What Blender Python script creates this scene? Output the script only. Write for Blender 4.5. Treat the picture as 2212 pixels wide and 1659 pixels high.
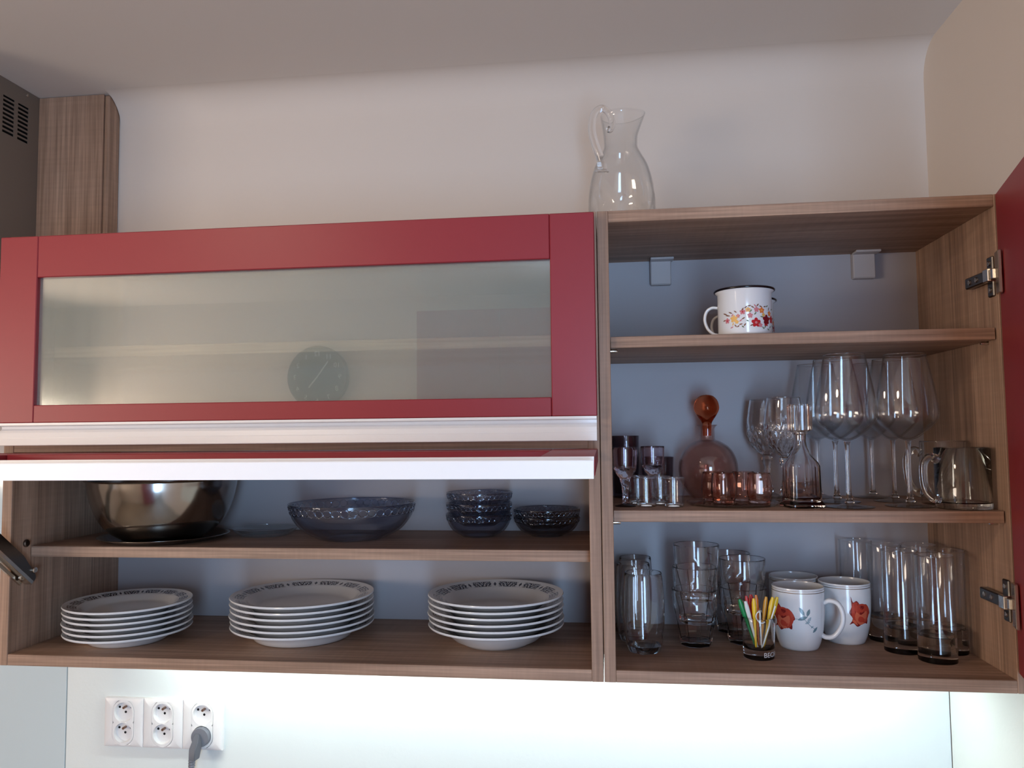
import bpy, bmesh, math, random
from mathutils import Vector, Matrix

for o in list(bpy.data.objects):
    bpy.data.objects.remove(o)
scene = bpy.context.scene
COL = scene.collection
R = math.radians
PI = math.pi

# ------------------------------------------------------------------ camera
cam_data = bpy.data.cameras.new('camera')
cam_data.sensor_width = 36.0
cam_data.sensor_fit = 'HORIZONTAL'
cam_data.lens = 36.0 * 1682.02 / 2212.0
cam_data.clip_start = 0.02
cam = bpy.data.objects.new('camera', cam_data)
COL.objects.link(cam)
right = Vector((0.99267482, 0.12040272, -0.00999459))
up = Vector((0.01759979, -0.06226792, 0.99790428))
fwd = Vector((-0.11952804, 0.99077035, 0.06393086))
cam.matrix_world = Matrix(((right.x, up.x, -fwd.x, 0.01013),
                           (right.y, up.y, -fwd.y, -1.20519),
                           (right.z, up.z, -fwd.z, 0.37428),
                           (0, 0, 0, 1)))
scene.camera = cam

# ------------------------------------------------------------------ light, exposure
scene.view_settings.view_transform = 'Standard'
scene.view_settings.look = 'None'
scene.view_settings.exposure = 0.12
scene.view_settings.gamma = 1.0
scene.view_settings.use_curve_mapping = False
cy = scene.cycles
cy.use_denoising = True
cy.max_bounces = 24
cy.diffuse_bounces = 4
cy.glossy_bounces = 6
cy.transmission_bounces = 24
cy.transparent_max_bounces = 64
cy.sample_clamp_indirect = 25.0
cy.blur_glossy = 0.5

world = bpy.data.worlds.new('sky')
scene.world = world
world.use_nodes = True
bg = world.node_tree.nodes['Background']
bg.inputs['Color'].default_value = (0.55, 0.72, 1.0, 1)
bg.inputs['Strength'].default_value = 1.0


def area(name, loc, direction, sx, sy, energy, color):
    l = bpy.data.lights.new(name, 'AREA')
    l.shape = 'RECTANGLE'
    l.size, l.size_y = sx, sy
    l.energy = energy
    l.color = color
    o = bpy.data.objects.new(name, l)
    o.location = loc
    o.rotation_euler = Vector(direction).to_track_quat('-Z', 'Z').to_euler()
    COL.objects.link(o)
    return o


# daylight through the balcony door behind the camera and through the window on the left
area('daylight_balcony', (0.33, -2.70, -0.10), (0, 1, 0), 0.46, 1.60, 34, (0.44, 0.68, 1.0))
area('daylight_window', (-2.94, -2.08, 0.35), (1, 0.22, 0), 0.55, 1.25, 40, (1.0, 0.82, 0.66))


# ------------------------------------------------------------------ materials
def new_mat(name):
    m = bpy.data.materials.new(name)
    m.use_nodes = True
    nt = m.node_tree
    return m, nt, nt.nodes['Principled BSDF']


def mat(name, color, rough=0.5, metal=0.0, coat=0.0, coat_rough=0.05, trans=0.0, ior=1.5, noise=0.0, nscale=30, bump=0.0):
    m, nt, b = new_mat(name)
    b.inputs['Base Color'].default_value = (*color, 1)
    b.inputs['Roughness'].default_value = rough
    b.inputs['Metallic'].default_value = metal
    b.inputs['Coat Weight'].default_value = coat
    b.inputs['Coat Roughness'].default_value = coat_rough
    b.inputs['Transmission Weight'].default_value = trans
    b.inputs['IOR'].default_value = ior
    if noise or bump:
        tc = nt.nodes.new('ShaderNodeTexCoord')
        n = nt.nodes.new('ShaderNodeTexNoise')
        n.inputs['Scale'].default_value = nscale
        n.inputs['Detail'].default_value = 4
        nt.links.new(tc.outputs['Object'], n.inputs['Vector'])
        if noise:
            mx = nt.nodes.new('ShaderNodeMixRGB')
            mx.blend_type = 'MULTIPLY'
            mx.inputs['Fac'].default_value = 1.0
            mx.inputs['Color1'].default_value = (*color, 1)
            rmp = nt.nodes.new('ShaderNodeMapRange')
            rmp.inputs['To Min'].default_value = 1 - noise
            rmp.inputs['To Max'].default_value = 1 + noise
            nt.links.new(n.outputs['Fac'], rmp.inputs['Value'])
            nt.links.new(rmp.outputs['Result'], mx.inputs['Color2'])
            nt.links.new(mx.outputs['Color'], b.inputs['Base Color'])
        if bump:
            bp = nt.nodes.new('ShaderNodeBump')
            bp.inputs['Strength'].default_value = bump
            bp.inputs['Distance'].default_value = 0.002
            nt.links.new(n.outputs['Fac'], bp.inputs['Height'])
            nt.links.new(bp.outputs['Normal'], b.inputs['Normal'])
    return m


def wood(name, axis, c_dark, c_mid, c_light, fine=1.0):
    """oak-look melamine: streaks stretched along one axis, with pores and cross ripple"""
    m, nt, b = new_mat(name)
    L = nt.links
    tc = nt.nodes.new('ShaderNodeTexCoord')
    mp = nt.nodes.new('ShaderNodeMapping')
    sc = {'X': (1.0, 26, 26), 'Z': (26, 26, 1.0), 'Y': (26, 1.0, 26)}[axis]
    mp.inputs['Scale'].default_value = sc
    L.new(tc.outputs['Object'], mp.inputs['Vector'])
    n1 = nt.nodes.new('ShaderNodeTexNoise')
    n1.inputs['Scale'].default_value = 1.1
    n1.inputs['Detail'].default_value = 6
    n1.inputs['Roughness'].default_value = 0.6
    n1.inputs['Distortion'].default_value = 0.35
    L.new(mp.outputs['Vector'], n1.inputs['Vector'])
    ramp = nt.nodes.new('ShaderNodeValToRGB')
    e = ramp.color_ramp.elements
    e[0].position = 0.30; e[0].color = (*c_dark, 1)
    e[1].position = 0.72; e[1].color = (*c_light, 1)
    mid = ramp.color_ramp.elements.new(0.5); mid.color = (*c_mid, 1)
    L.new(n1.outputs['Fac'], ramp.inputs['Fac'])
    # fine pale and dark pores
    mp2 = nt.nodes.new('ShaderNodeMapping')
    sc2 = {'X': (7, 330, 330), 'Z': (330, 330, 7), 'Y': (330, 7, 330)}[axis]
    mp2.inputs['Scale'].default_value = sc2
    L.new(tc.outputs['Object'], mp2.inputs['Vector'])
    n2 = nt.nodes.new('ShaderNodeTexNoise')
    n2.inputs['Scale'].default_value = 0.8 * fine
    n2.inputs['Detail'].default_value = 3
    L.new(mp2.outputs['Vector'], n2.inputs['Vector'])
    mr = nt.nodes.new('ShaderNodeMapRange')
    mr.inputs['From Min'].default_value = 0.3
    mr.inputs['From Max'].default_value = 0.7
    mr.inputs['To Min'].default_value = 0.78
    mr.inputs['To Max'].default_value = 1.30
    L.new(n2.outputs['Fac'], mr.inputs['Value'])
    mx = nt.nodes.new('ShaderNodeMixRGB')
    mx.blend_type = 'MULTIPLY'
    mx.inputs['Fac'].default_value = 1
    L.new(ramp.outputs['Color'], mx.inputs['Color1'])
    L.new(mr.outputs['Result'], mx.inputs['Color2'])
    # faint saw ripple across the grain
    mp3 = nt.nodes.new('ShaderNodeMapping')
    sc3 = {'X': (160, 6, 6), 'Z': (6, 6, 160), 'Y': (6, 160, 6)}[axis]
    mp3.inputs['Scale'].default_value = sc3
    L.new(tc.outputs['Object'], mp3.inputs['Vector'])
    n3 = nt.nodes.new('ShaderNodeTexNoise')
    n3.inputs['Scale'].default_value = 1.0
    n3.inputs['Detail'].default_value = 2
    L.new(mp3.outputs['Vector'], n3.inputs['Vector'])
    mr3 = nt.nodes.new('ShaderNodeMapRange')
    mr3.inputs['To Min'].default_value = 0.90
    mr3.inputs['To Max'].default_value = 1.10
    L.new(n3.outputs['Fac'], mr3.inputs['Value'])
    mx3 = nt.nodes.new('ShaderNodeMixRGB')
    mx3.blend_type = 'MULTIPLY'
    mx3.inputs['Fac'].default_value = 1
    L.new(mx.outputs['Color'], mx3.inputs['Color1'])
    L.new(mr3.outputs['Result'], mx3.inputs['Color2'])
    L.new(mx3.outputs['Color'], b.inputs['Base Color'])
    bp = nt.nodes.new('ShaderNodeBump')
    bp.inputs['Strength'].default_value = 0.15
    bp.inputs['Distance'].default_value = 0.0006
    L.new(n2.outputs['Fac'], bp.inputs['Height'])
    L.new(bp.outputs['Normal'], b.inputs['Normal'])
    b.inputs['Roughness'].default_value = 0.55
    b.inputs['Specular IOR Level'].default_value = 0.35
    return m


def glass(name, color=(1, 1, 1), ior=1.5, rough=0.0):
    m, nt, b = new_mat(name)
    nt.nodes.remove(b)
    g = nt.nodes.new('ShaderNodeBsdfGlass')
    g.inputs['Color'].default_value = (*color, 1)
    g.inputs['IOR'].default_value = ior
    g.inputs['Roughness'].default_value = rough
    nt.links.new(g.outputs[0], nt.nodes['Material Output'].inputs['Surface'])
    return m


def thin_glass(name, color=(1, 1, 1), edge=0.45, f0=0.05):
    """blown glass too thin to bend the view: clear film, mirror reflection rising at grazing angles, darker towards the outline"""
    m, nt, b = new_mat(name)
    nt.nodes.remove(b)
    L = nt.links
    lw = nt.nodes.new('ShaderNodeLayerWeight')
    lw.inputs['Blend'].default_value = 0.5
    def mth(op, a, c):
        n = nt.nodes.new('ShaderNodeMath'); n.operation = op
        for i, v in enumerate((a, c)):
            if isinstance(v, (int, float)): n.inputs[i].default_value = v
            else: L.new(v, n.inputs[i])
        return n.outputs[0]
    fac = lw.outputs['Facing']
    fr = mth('ADD', mth('MULTIPLY', mth('POWER', fac, 5.0), 0.90 - f0), f0)
    ed = mth('POWER', fac, 4.0)
    mx = nt.nodes.new('ShaderNodeMixRGB')
    mx.inputs['Color1'].default_value = (*color, 1)
    mx.inputs['Color2'].default_value = (*[c * edge for c in color], 1)
    L.new(ed, mx.inputs['Fac'])
    tr = nt.nodes.new('ShaderNodeBsdfTransparent')
    L.new(mx.outputs[0], tr.inputs['Color'])
    gl = nt.nodes.new('ShaderNodeBsdfGlossy')
    gl.inputs['Roughness'].default_value = 0.0
    gl.inputs['Color'].default_value = (1, 1, 1, 1)
    ms = nt.nodes.new('ShaderNodeMixShader')
    L.new(fr, ms.inputs['Fac'])
    L.new(tr.outputs[0], ms.inputs[1])
    L.new(gl.outputs[0], ms.inputs[2])
    L.new(ms.outputs[0], nt.nodes['Material Output'].inputs['Surface'])
    return m


def emit(name, color, strength):
    m, nt, b = new_mat(name)
    b.inputs['Base Color'].default_value = (*color, 1)
    b.inputs['Emission Color'].default_value = (*color, 1)
    b.inputs['Emission Strength'].default_value = strength
    return m


WD, WM, WL = (0.240, 0.146, 0.096), (0.340, 0.213, 0.146), (0.455, 0.302, 0.212)
M = {}
M['wood_x'] = wood('oak_grain_along', 'X', WD, WM, WL)
M['wood_z'] = wood('oak_grain_upright', 'Z', WD, WM, WL)
M['wall'] = mat('white_wall_paint', (0.68, 0.605, 0.54), 0.9, noise=0.03, nscale=3, bump=0.05)
M['ceiling'] = mat('ceiling_paint', (0.72, 0.65, 0.585), 0.9)
M['floor'] = wood('floor_boards', 'Y', (0.17, 0.14, 0.11), (0.24, 0.20, 0.16), (0.32, 0.27, 0.22))
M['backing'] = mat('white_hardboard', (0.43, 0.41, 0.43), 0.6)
M['splash'] = mat('white_splashback', (0.76, 0.82, 0.805), 0.35, bump=0.10, nscale=160)
M['splash_glass'] = mat('pale_grey_glass_splashback', (0.58, 0.68, 0.71), 0.12, coat=0.5)
M['red'] = mat('red_lacquer', (0.28, 0.020, 0.030), 0.42, noise=0.02)
M['white_profile'] = mat('white_aluminium_profile', (0.88, 0.88, 0.89), 0.35)
M['white_plastic'] = mat('white_plastic', (0.82, 0.81, 0.80), 0.3)
M['grey_plastic_light'] = mat('pale_grey_plastic', (0.50, 0.47, 0.47), 0.5)
M['chrome'] = mat('nickel_plated_steel', (0.62, 0.58, 0.52), 0.22, 1.0)
M['dark_metal'] = mat('dark_nickel', (0.16, 0.145, 0.13), 0.3, 1.0)
M['steel'] = mat('polished_steel', (0.42, 0.405, 0.385), 0.16, 1.0)
M['steel_dark'] = mat('dull_steel_tray', (0.33, 0.31, 0.29), 0.25, 1.0)
M['chimney'] = mat('brushed_brown_steel', (0.22, 0.178, 0.145), 0.42, 0.3)
M['black'] = mat('black_void', (0.004, 0.004, 0.004), 0.9)
M['black_enamel'] = mat('black_enamel', (0.006, 0.005, 0.008), 0.15)
M['brass'] = mat('dull_contact_metal', (0.30, 0.20, 0.15), 0.35, 1.0)
M['white_enamel'] = mat('white_enamel', (0.80, 0.80, 0.80), 0.12, coat=0.3)
M['porcelain'] = mat('white_porcelain', (0.78, 0.78, 0.78), 0.15, coat=0.2)
M['gold'] = mat('worn_gilt_line', (0.38, 0.25, 0.13), 0.3, 1.0)
M['plug_grey'] = mat('grey_plug_plastic', (0.17, 0.18, 0.21), 0.45)
M['plug_dark'] = mat('dark_grey_plug_plastic', (0.10, 0.105, 0.125), 0.5)
M['g_clear'] = glass('clear_glass', (1, 1, 1), 1.48)
M['g_thin'] = thin_glass('clear_drinking_glass', (0.985, 0.99, 0.992))
M['g_crystal'] = glass('cut_crystal', (1, 1, 1), 1.54)
M['g_green'] = glass('greenish_clear_glass', (0.985, 1.0, 0.995), 1.48)
M['g_pink'] = thin_glass('rose_pink_glass', (0.968, 0.875, 0.845))
M['g_pink2'] = glass('rose_pink_tumbler_glass', (0.975, 0.875, 0.84), 1.45)
M['g_amber'] = glass('amber_glass', (0.86, 0.44, 0.28), 1.45, 0.12)
M['g_smoke'] = thin_glass('smoked_glass', (0.62, 0.58, 0.61))
M['g_smoke2'] = glass('violet_tinted_glass', (0.975, 0.955, 0.98), 1.48)
M['g_blue'] = thin_glass('smoky_blue_pressed_glass', (0.8, 0.83, 0.88))
M['g_foot'] = thin_glass('clear_pressed_glass', (0.93, 0.955, 0.96), 0.5, 0.07)
M['g_band'] = glass('pale_smoky_relief_glass', (0.91, 0.93, 0.96), 1.5)
M['g_grey'] = thin_glass('smoky_grey_pressed_glass', (0.74, 0.76, 0.79))
M['bulb'] = emit('warm_lamp_globe', (1.0, 0.80, 0.60), 34)
M['led'] = emit('cool_white_led_diffuser', (0.90, 1.0, 0.97), 42)
M['etch'] = mat('white_etched_print', (0.62, 0.62, 0.62), 0.7)


def pane_mat():
    m, nt, b = new_mat('satin_glass')
    b.inputs['Base Color'].default_value = (0.86, 0.95, 0.89, 1)
    b.inputs['Roughness'].default_value = 0.15
    b.inputs['Transmission Weight'].default_value = 0.84
    b.inputs['IOR'].default_value = 1.4
    b.inputs['Coat Weight'].default_value = 1.0
    b.inputs['Coat Roughness'].default_value = 0.0
    b.inputs['Coat IOR'].default_value = 2.1
    return m


M['pane'] = pane_mat()


def plate_mat(name, r0, r1, reps):
    """porcelain with a dark blue frieze printed on the rim between radii r0 and r1"""
    m, nt, b = new_mat(name)
    L = nt.links
    def node(t, **k):
        n = nt.nodes.new(t)
        for a, v in k.items(): setattr(n, a, v)
        return n
    def mth(op, a, c=None, d=None):
        n = node('ShaderNodeMath', operation=op)
        for i, v in enumerate((a, c, d)):
            if v is None: continue
            if isinstance(v, (int, float)): n.inputs[i].default_value = v
            else: L.new(v, n.inputs[i])
        return n.outputs[0]
    tc = node('ShaderNodeTexCoord')
    sp = node('ShaderNodeSeparateXYZ')
    L.new(tc.outputs['Object'], sp.inputs[0])
    x, y, z = sp.outputs
    rad = mth('SQRT', mth('ADD', mth('MULTIPLY', x, x), mth('MULTIPLY', y, y)))
    ang = mth('DIVIDE', mth('ARCTAN2', y, x), 2 * PI)
    u = mth('FRACT', mth('MULTIPLY', mth('ADD', ang, 1.03), reps))
    v = mth('DIVIDE', mth('SUBTRACT', rad, r0), r1 - r0)
    inband = mth('MULTIPLY', mth('GREATER_THAN', v, 0.0), mth('LESS_THAN', v, 1.0))
    spn = node('ShaderNodeSeparateXYZ')
    L.new(tc.outputs['Normal'], spn.inputs[0])
    top = mth('GREATER_THAN', spn.outputs[2], 0.2)
    # ornament: a dense run of curled strokes mirrored about the middle of each repeat
    word = mth('MULTIPLY', mth('GREATER_THAN', u, 0.14), mth('LESS_THAN', u, 0.86))
    um = mth('ABSOLUTE', mth('SUBTRACT', u, 0.5))
    w1 = mth('SINE', mth('ADD', mth('MULTIPLY', um, 66.0), mth('MULTIPLY', mth('SINE', mth('ADD', mth('MULTIPLY', v, 8.0), mth('MULTIPLY', um, 20.0))), 1.9)))
    w2 = mth('SINE', mth('ADD', mth('MULTIPLY', um, 31.0), mth('MULTIPLY', v, 9.0)))
    w3 = mth('COSINE', mth('SUBTRACT', mth('MULTIPLY', v, 11.0), mth('MULTIPLY', um, 24.0)))
    orn = mth('ADD', mth('MULTIPLY', w1, 0.8), mth('MULTIPLY', w2, w3))
    edge = mth('GREATER_THAN', mth('ABSOLUTE', mth('SUBTRACT', v, 0.5)), 0.40)
    ornm = mth('MULTIPLY', mth('MAXIMUM', mth('GREATER_THAN', orn, -0.30), mth('MULTIPLY', edge, mth('GREATER_THAN', w1, -0.6))), word)
    # small clover between the runs
    ud = mth('ABSOLUTE', mth('SUBTRACT', mth('FRACT', mth('ADD', u, 0.5)), 0.5))
    vd = mth('ABSOLUTE', mth('SUBTRACT', v, 0.5))
    dia = mth('LESS_THAN', mth('ADD', mth('MULTIPLY', ud, 14.0), mth('MULTIPLY', vd, 1.9)), 0.80)
    msk = mth('MULTIPLY', mth('MULTIPLY', mth('MAXIMUM', ornm, dia), inband), top)
    mx = node('ShaderNodeMixRGB')
    mx.inputs['Color1'].default_value = (0.78, 0.78, 0.78, 1)
    mx.inputs['Color2'].default_value = (0.012, 0.016, 0.038, 1)
    L.new(msk, mx.inputs['Fac'])
    L.new(mx.outputs[0], b.inputs['Base Color'])
    b.inputs['Roughness'].default_value = 0.15
    b.inputs['Coat Weight'].default_value = 0.2
    return m


# ------------------------------------------------------------------ mesh helpers
def link(o, parent=None):
    COL.objects.link(o)
    if parent is not None:
        o.parent = parent
    return o


def obj(name, me, mats, parent=None, loc=None, rot=None, smooth=None):
    if not isinstance(mats, (list, tuple)):
        mats = [mats]
    for m in mats:
        me.materials.append(M[m] if isinstance(m, str) else m)
    if smooth is not None:
        me.polygons.foreach_set('use_smooth', [True] * len(me.polygons))
        if smooth < 179:
            me.set_sharp_from_angle(angle=R(smooth))
    o = bpy.data.objects.new(name, me)
    link(o, parent)
    if loc is not None: o.location = loc
    if rot is not None: o.rotation_euler = rot
    return o


def empty(name, loc=(0, 0, 0), parent=None):
    o = bpy.data.objects.new(name, None)
    o.empty_display_size = 0.02
    o.location = loc
    return link(o, parent)


def tag(o, label=None, cat=None, group=None, kind=None):
    if label: o['label'] = label
    if cat: o['category'] = cat
    if group: o['group'] = group
    if kind: o['kind'] = kind
    return o


def from_bm(bm, name='mesh'):
    bmesh.ops.recalc_face_normals(bm, faces=bm.faces)
    me = bpy.data.meshes.new(name)
    bm.to_mesh(me)
    bm.free()
    return me


def bm_box(bm, x0, x1, y0, y1, z0, z1, bevel=0.0, mi=0):
    vs = [bm.verts.new((x, y, z)) for x in (x0, x1) for y in (y0, y1) for z in (z0, z1)]
    fs = [(0, 1, 3, 2), (4, 6, 7, 5), (0, 4, 5, 1), (2, 3, 7, 6), (0, 2, 6, 4), (1, 5, 7, 3)]
    faces = [bm.faces.new([vs[i] for i in f]) for f in fs]
    for f in faces: f.material_index = mi
    if bevel:
        es = {e for f in faces for e in f.edges}
        bmesh.ops.bevel(bm, geom=list(es), offset=bevel, segments=1, affect='EDGES', profile=0.5)


def box(x0, x1, y0, y1, z0, z1, bevel=0.0006):
    bm = bmesh.new()
    bm_box(bm, x0, x1, y0, y1, z0, z1, bevel)
    return from_bm(bm)


def bm_lathe(bm, prof, seg=56, fn=None, mi=0, closed=False, mis=None):
    """revolve (r, z) points round z; fn(theta, r, z, i) may reshape the radius"""
    rings = []
    for i, (r, z) in enumerate(prof):
        if r < 1e-6:
            rings.append([bm.verts.new((0, 0, z))])
        else:
            ring = []
            for k in range(seg):
                t = 2 * PI * k / seg
                rr = fn(t, r, z, i) if fn else r
                ring.append(bm.verts.new((rr * math.cos(t), rr * math.sin(t), z)))
            rings.append(ring)
    pairs = list(zip(range(len(rings) - 1), range(1, len(rings))))
    if closed: pairs.append((len(rings) - 1, 0))
    for a, b in pairs:
        A, B = rings[a], rings[b]
        m = mis[a] if mis else mi
        for k in range(seg):
            k2 = (k + 1) % seg
            if len(A) == 1 and len(B) == 1: continue
            if len(A) == 1: f = bm.faces.new((A[0], B[k], B[k2]))
            elif len(B) == 1: f = bm.faces.new((A[k], B[0], A[k2]))
            else: f = bm.faces.new((A[k], B[k], B[k2], A[k2]))
            f.material_index = m
    return rings


def lathe(prof, seg=56, fn=None, closed=False, mis=None):
    bm = bmesh.new()
    bm_lathe(bm, prof, seg, fn, closed=closed, mis=mis)
    return from_bm(bm)


def bm_tube(bm, pts, rad, seg=12, flat=1.0, mi=0, up_hint=(0, 0, 1)):
    """tube along points; rad is a number or one radius per point; flat squashes the second axis"""
    pts = [Vector(p) for p in pts]
    n = len(pts)
    rads = rad if isinstance(rad, (list, tuple)) else [rad] * n
    rings = []
    uph = Vector(up_hint)
    for i, p in enumerate(pts):
        d = (pts[min(i + 1, n - 1)] - pts[max(i - 1, 0)]).normalized()
        s = d.cross(uph)
        if s.length < 1e-4: s = d.cross(Vector((1, 0.2, 0)))
        s.normalize()
        w = s.cross(d).normalized()
        uph = w
        rings.append([bm.verts.new(p + (s * math.cos(2 * PI * k / seg) * flat + w * math.sin(2 * PI * k / seg)) * rads[i]) for k in range(seg)])
    for a, b in zip(rings, rings[1:]):
        for k in range(seg):
            f = bm.faces.new((a[k], a[(k + 1) % seg], b[(k + 1) % seg], b[k]))
            f.material_index = mi
    for ring in (rings[0], rings[-1]):
        f = bm.faces.new(ring)
        f.material_index = mi


def spline(pts, n=8):
    """Catmull-Rom through pts"""
    P = [Vector(p) for p in pts]
    P = [P[0] * 2 - P[1]] + P + [P[-1] * 2 - P[-2]]
    out = []
    for i in range(1, len(P) - 2):
        a, b, c, d = P[i - 1:i + 3]
        for k in range(n):
            t = k / n
            out.append(0.5 * ((2 * b) + (c - a) * t + (2 * a - 5 * b + 4 * c - d) * t * t + (3 * b - a - 3 * c + d) * t ** 3))
    out.append(P[-2])
    return out


def tube(pts, rad, seg=12, flat=1.0, **k):
    bm = bmesh.new()
    bm_tube(bm, pts, rad, seg, flat, **k)
    return from_bm(bm)


def prism_x(poly, x0, x1):
    """(y, z) outline extruded along x"""
    bm = bmesh.new()
    a = [bm.verts.new((x0, y, z)) for y, z in poly]
    b = [bm.verts.new((x1, y, z)) for y, z in poly]
    n = len(poly)
    for i in range(n):
        bm.faces.new((a[i], a[(i + 1) % n], b[(i + 1) % n], b[i]))
    bm.faces.new(a)
    bm.faces.new(b)
    return from_bm(bm)


def smooth_prof(prof, n=6):
    return [(max(p.x, 0.0), p.y) for p in spline([(r, z, 0) for r, z in prof], n)]


def copy_tree(o, parent=None):
    c = o.copy()
    COL.objects.link(c)
    c.parent = parent
    for ch in list(o.children):
        copy_tree(ch, c)
    return c


def text_mesh(body, size, extrude=0.0003, bold=0.0):
    cu = bpy.data.curves.new('text', 'FONT')
    cu.body = body
    cu.size = size
    cu.extrude = extrude
    cu.offset = bold
    cu.align_x = 'CENTER'
    cu.align_y = 'CENTER'
    o = bpy.data.objects.new('text', cu)
    COL.objects.link(o)
    bpy.context.view_layer.update()
    me = bpy.data.meshes.new_from_object(o.evaluated_get(bpy.context.evaluated_depsgraph_get()))
    bpy.data.objects.remove(o)
    return me


# ================================================================== SETTING
YW = 0.302          # kitchen wall
XR = 0.613          # right wall
XL = -3.0
YF = -2.75          # wall behind the camera
ZC = 1.09           # ceiling
ZF = -1.45          # floor


def plane_box(name, *a, m='wall', bevel=0.0):
    o = obj(name, box(*a, bevel), m)
    return tag(o, kind='structure')


wall_back = plane_box('wall_back', XL - 0.1, XR + 0.1, YW, YW + 0.1, ZF - 0.1, ZC + 0.1)
plane_box('wall_right', XR, XR + 0.1, YF - 0.1, YW, ZF - 0.1, ZC + 0.1)
plane_box('ceiling', XL - 0.1, XR + 0.1, YF - 0.1, YW + 0.1, ZC, ZC + 0.1, m='ceiling')
plane_box('floor', XL - 0.1, XR + 0.1, YF - 0.1, YW + 0.1, ZF - 0.1, ZF, m='floor')


def wall_with_hole(name, axis, pos, a0, a1, h0, h1, z0, z1, thick):
    """wall across the room with one opening; axis is the wall's normal"""
    bm = bmesh.new()
    def seg(p, q, za, zb):
        if axis == 'y': bm_box(bm, p, q, pos, pos + thick, za, zb)
        else: bm_box(bm, pos, pos + thick, p, q, za, zb)
    seg(a0, h0, ZF, ZC)
    seg(h1, a1, ZF, ZC)
    seg(h0, h1, z1, ZC)
    if z0 > ZF: seg(h0, h1, ZF, z0)
    return tag(obj(name, from_bm(bm), 'wall'), kind='structure')


wall_with_hole('wall_front', 'y', YF - 0.1, XL, XR, 0.05, 0.61, -1.2, 0.80, 0.1)
wall_with_hole('wall_left', 'x', XL - 0.1, YF, YW, -2.42, -1.74, -0.33, 1.03, 0.1)


def window_frame(name, axis, pos, h0, h1, z0, z1):
    bm = bmesh.new()
    t = 0.045
    for (p, q, za, zb) in ((h0, h0 + t, z0, z1), (h1 - t, h1, z0, z1), (h0 + t, h1 - t, z0, z0 + t), (h0 + t, h1 - t, z1 - t, z1)):
        if axis == 'y': bm_box(bm, p, q, pos - 0.09, pos - 0.04, za, zb)
        else: bm_box(bm, pos - 0.09, pos - 0.04, p, q, za, zb)
    return tag(obj(name, from_bm(bm), 'white_plastic'), kind='structure')


window_frame('window_1', 'y', YF, 0.05, 0.61, -1.2, 0.80)
window_frame('window_2', 'x', XL, -2.42, -1.74, -0.33, 1.03)


def cove(name, x0, x1, r):
    """soft plastered curve where the kitchen wall meets the ceiling"""
    pts = [(YW + 0.001, ZC - r)]
    for k in range(25):
        a = PI / 2 * k / 24
        pts.append((YW - r + r * math.cos(a), ZC - r + r * math.sin(a)))
    pts.append((YW - r, ZC + 0.001))
    pts.append((YW + 0.001, ZC + 0.001))
    o = obj(name, prism_x(pts, x0, x1), 'wall', smooth=60)
    return tag(o, kind='structure')


cove('trim_1', -1.004, XR, 0.06)
# corner curve between right wall and ceiling / back wall is left sharp as in the photograph

# splashback panels, parts of the kitchen wall
p = obj('splashback_panel', box(-1.0905, XR - 0.0055, 0.297, YW + 0.001, -0.62, 0.02, 0.0008), 'splash', wall_back)
p['label'] = 'white textured splashback panel under the cabinets'
p = obj('splashback_panel', box(-1.75, -1.0925, 0.297, YW + 0.001, -0.62, 0.29, 0.0008), 'splash_glass', wall_back)
p['label'] = 'pale grey glossy splashback panel left of the seam'

wr_ = bpy.data.objects['wall_right']
p = obj('splashback_panel', box(XR - 0.005, XR + 0.001, -0.75, 0.2965, -0.62, 0.02, 0.0008), 'splash', wr_)
p['label'] = 'white splashback panel on the right wall'
# ================================================================== CABINETS
T = 0.018
DB = 0.2935          # face of the back panels
H = 0.72


def part(name, parent, me, m, label=None, smooth=None, loc=None, rot=None):
    o = obj(name, me, m, parent, loc, rot, smooth)
    if label: o['label'] = label
    return o


# ---- left cabinet with two lift-up doors
left_cab = tag(empty('wall_cabinet', (-1.0, 0, 0)),
               'wide wall cabinet with red framed lift-up doors, holding plates and bowls', 'cabinet')
LX = 1.0   # local x offset


def lbox(x0, x1, y0, y1, z0, z1, bv=0.0007):
    return box(x0 + LX, x1 + LX, y0, y1, z0, z1, bv)


part('side_panel', left_cab, lbox(-1.0, -0.982, 0, DB, 0, H), 'wood_z')
part('side_panel', left_cab, lbox(-0.0183, -0.0006, 0, DB, 0, H), 'wood_z')
part('bottom_panel', left_cab, lbox(-0.982, -0.0183, 0.0004, DB, 0, T), 'wood_x')
part('top_panel', left_cab, lbox(-0.982, -0.0183, 0.0004, DB, H - T, H), 'wood_x')
part('middle_panel', left_cab, lbox(-0.982, -0.0183, 0.0004, DB, 0.351, 0.369), 'wood_x')
part('shelf', left_cab, lbox(-0.981, -0.0190, 0.046, DB, 0.171, 0.189), 'wood_x', 'lower shelf holding the bowls')
part('shelf', left_cab, lbox(-0.981, -0.0190, 0.022, DB, 0.512, 0.530), 'wood_x', 'upper shelf seen blurred through the satin glass')
part('back_panel', left_cab, lbox(-0.995, -0.005, DB, DB + 0.003, 0.004, H - 0.004, 0), 'backing')


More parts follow.
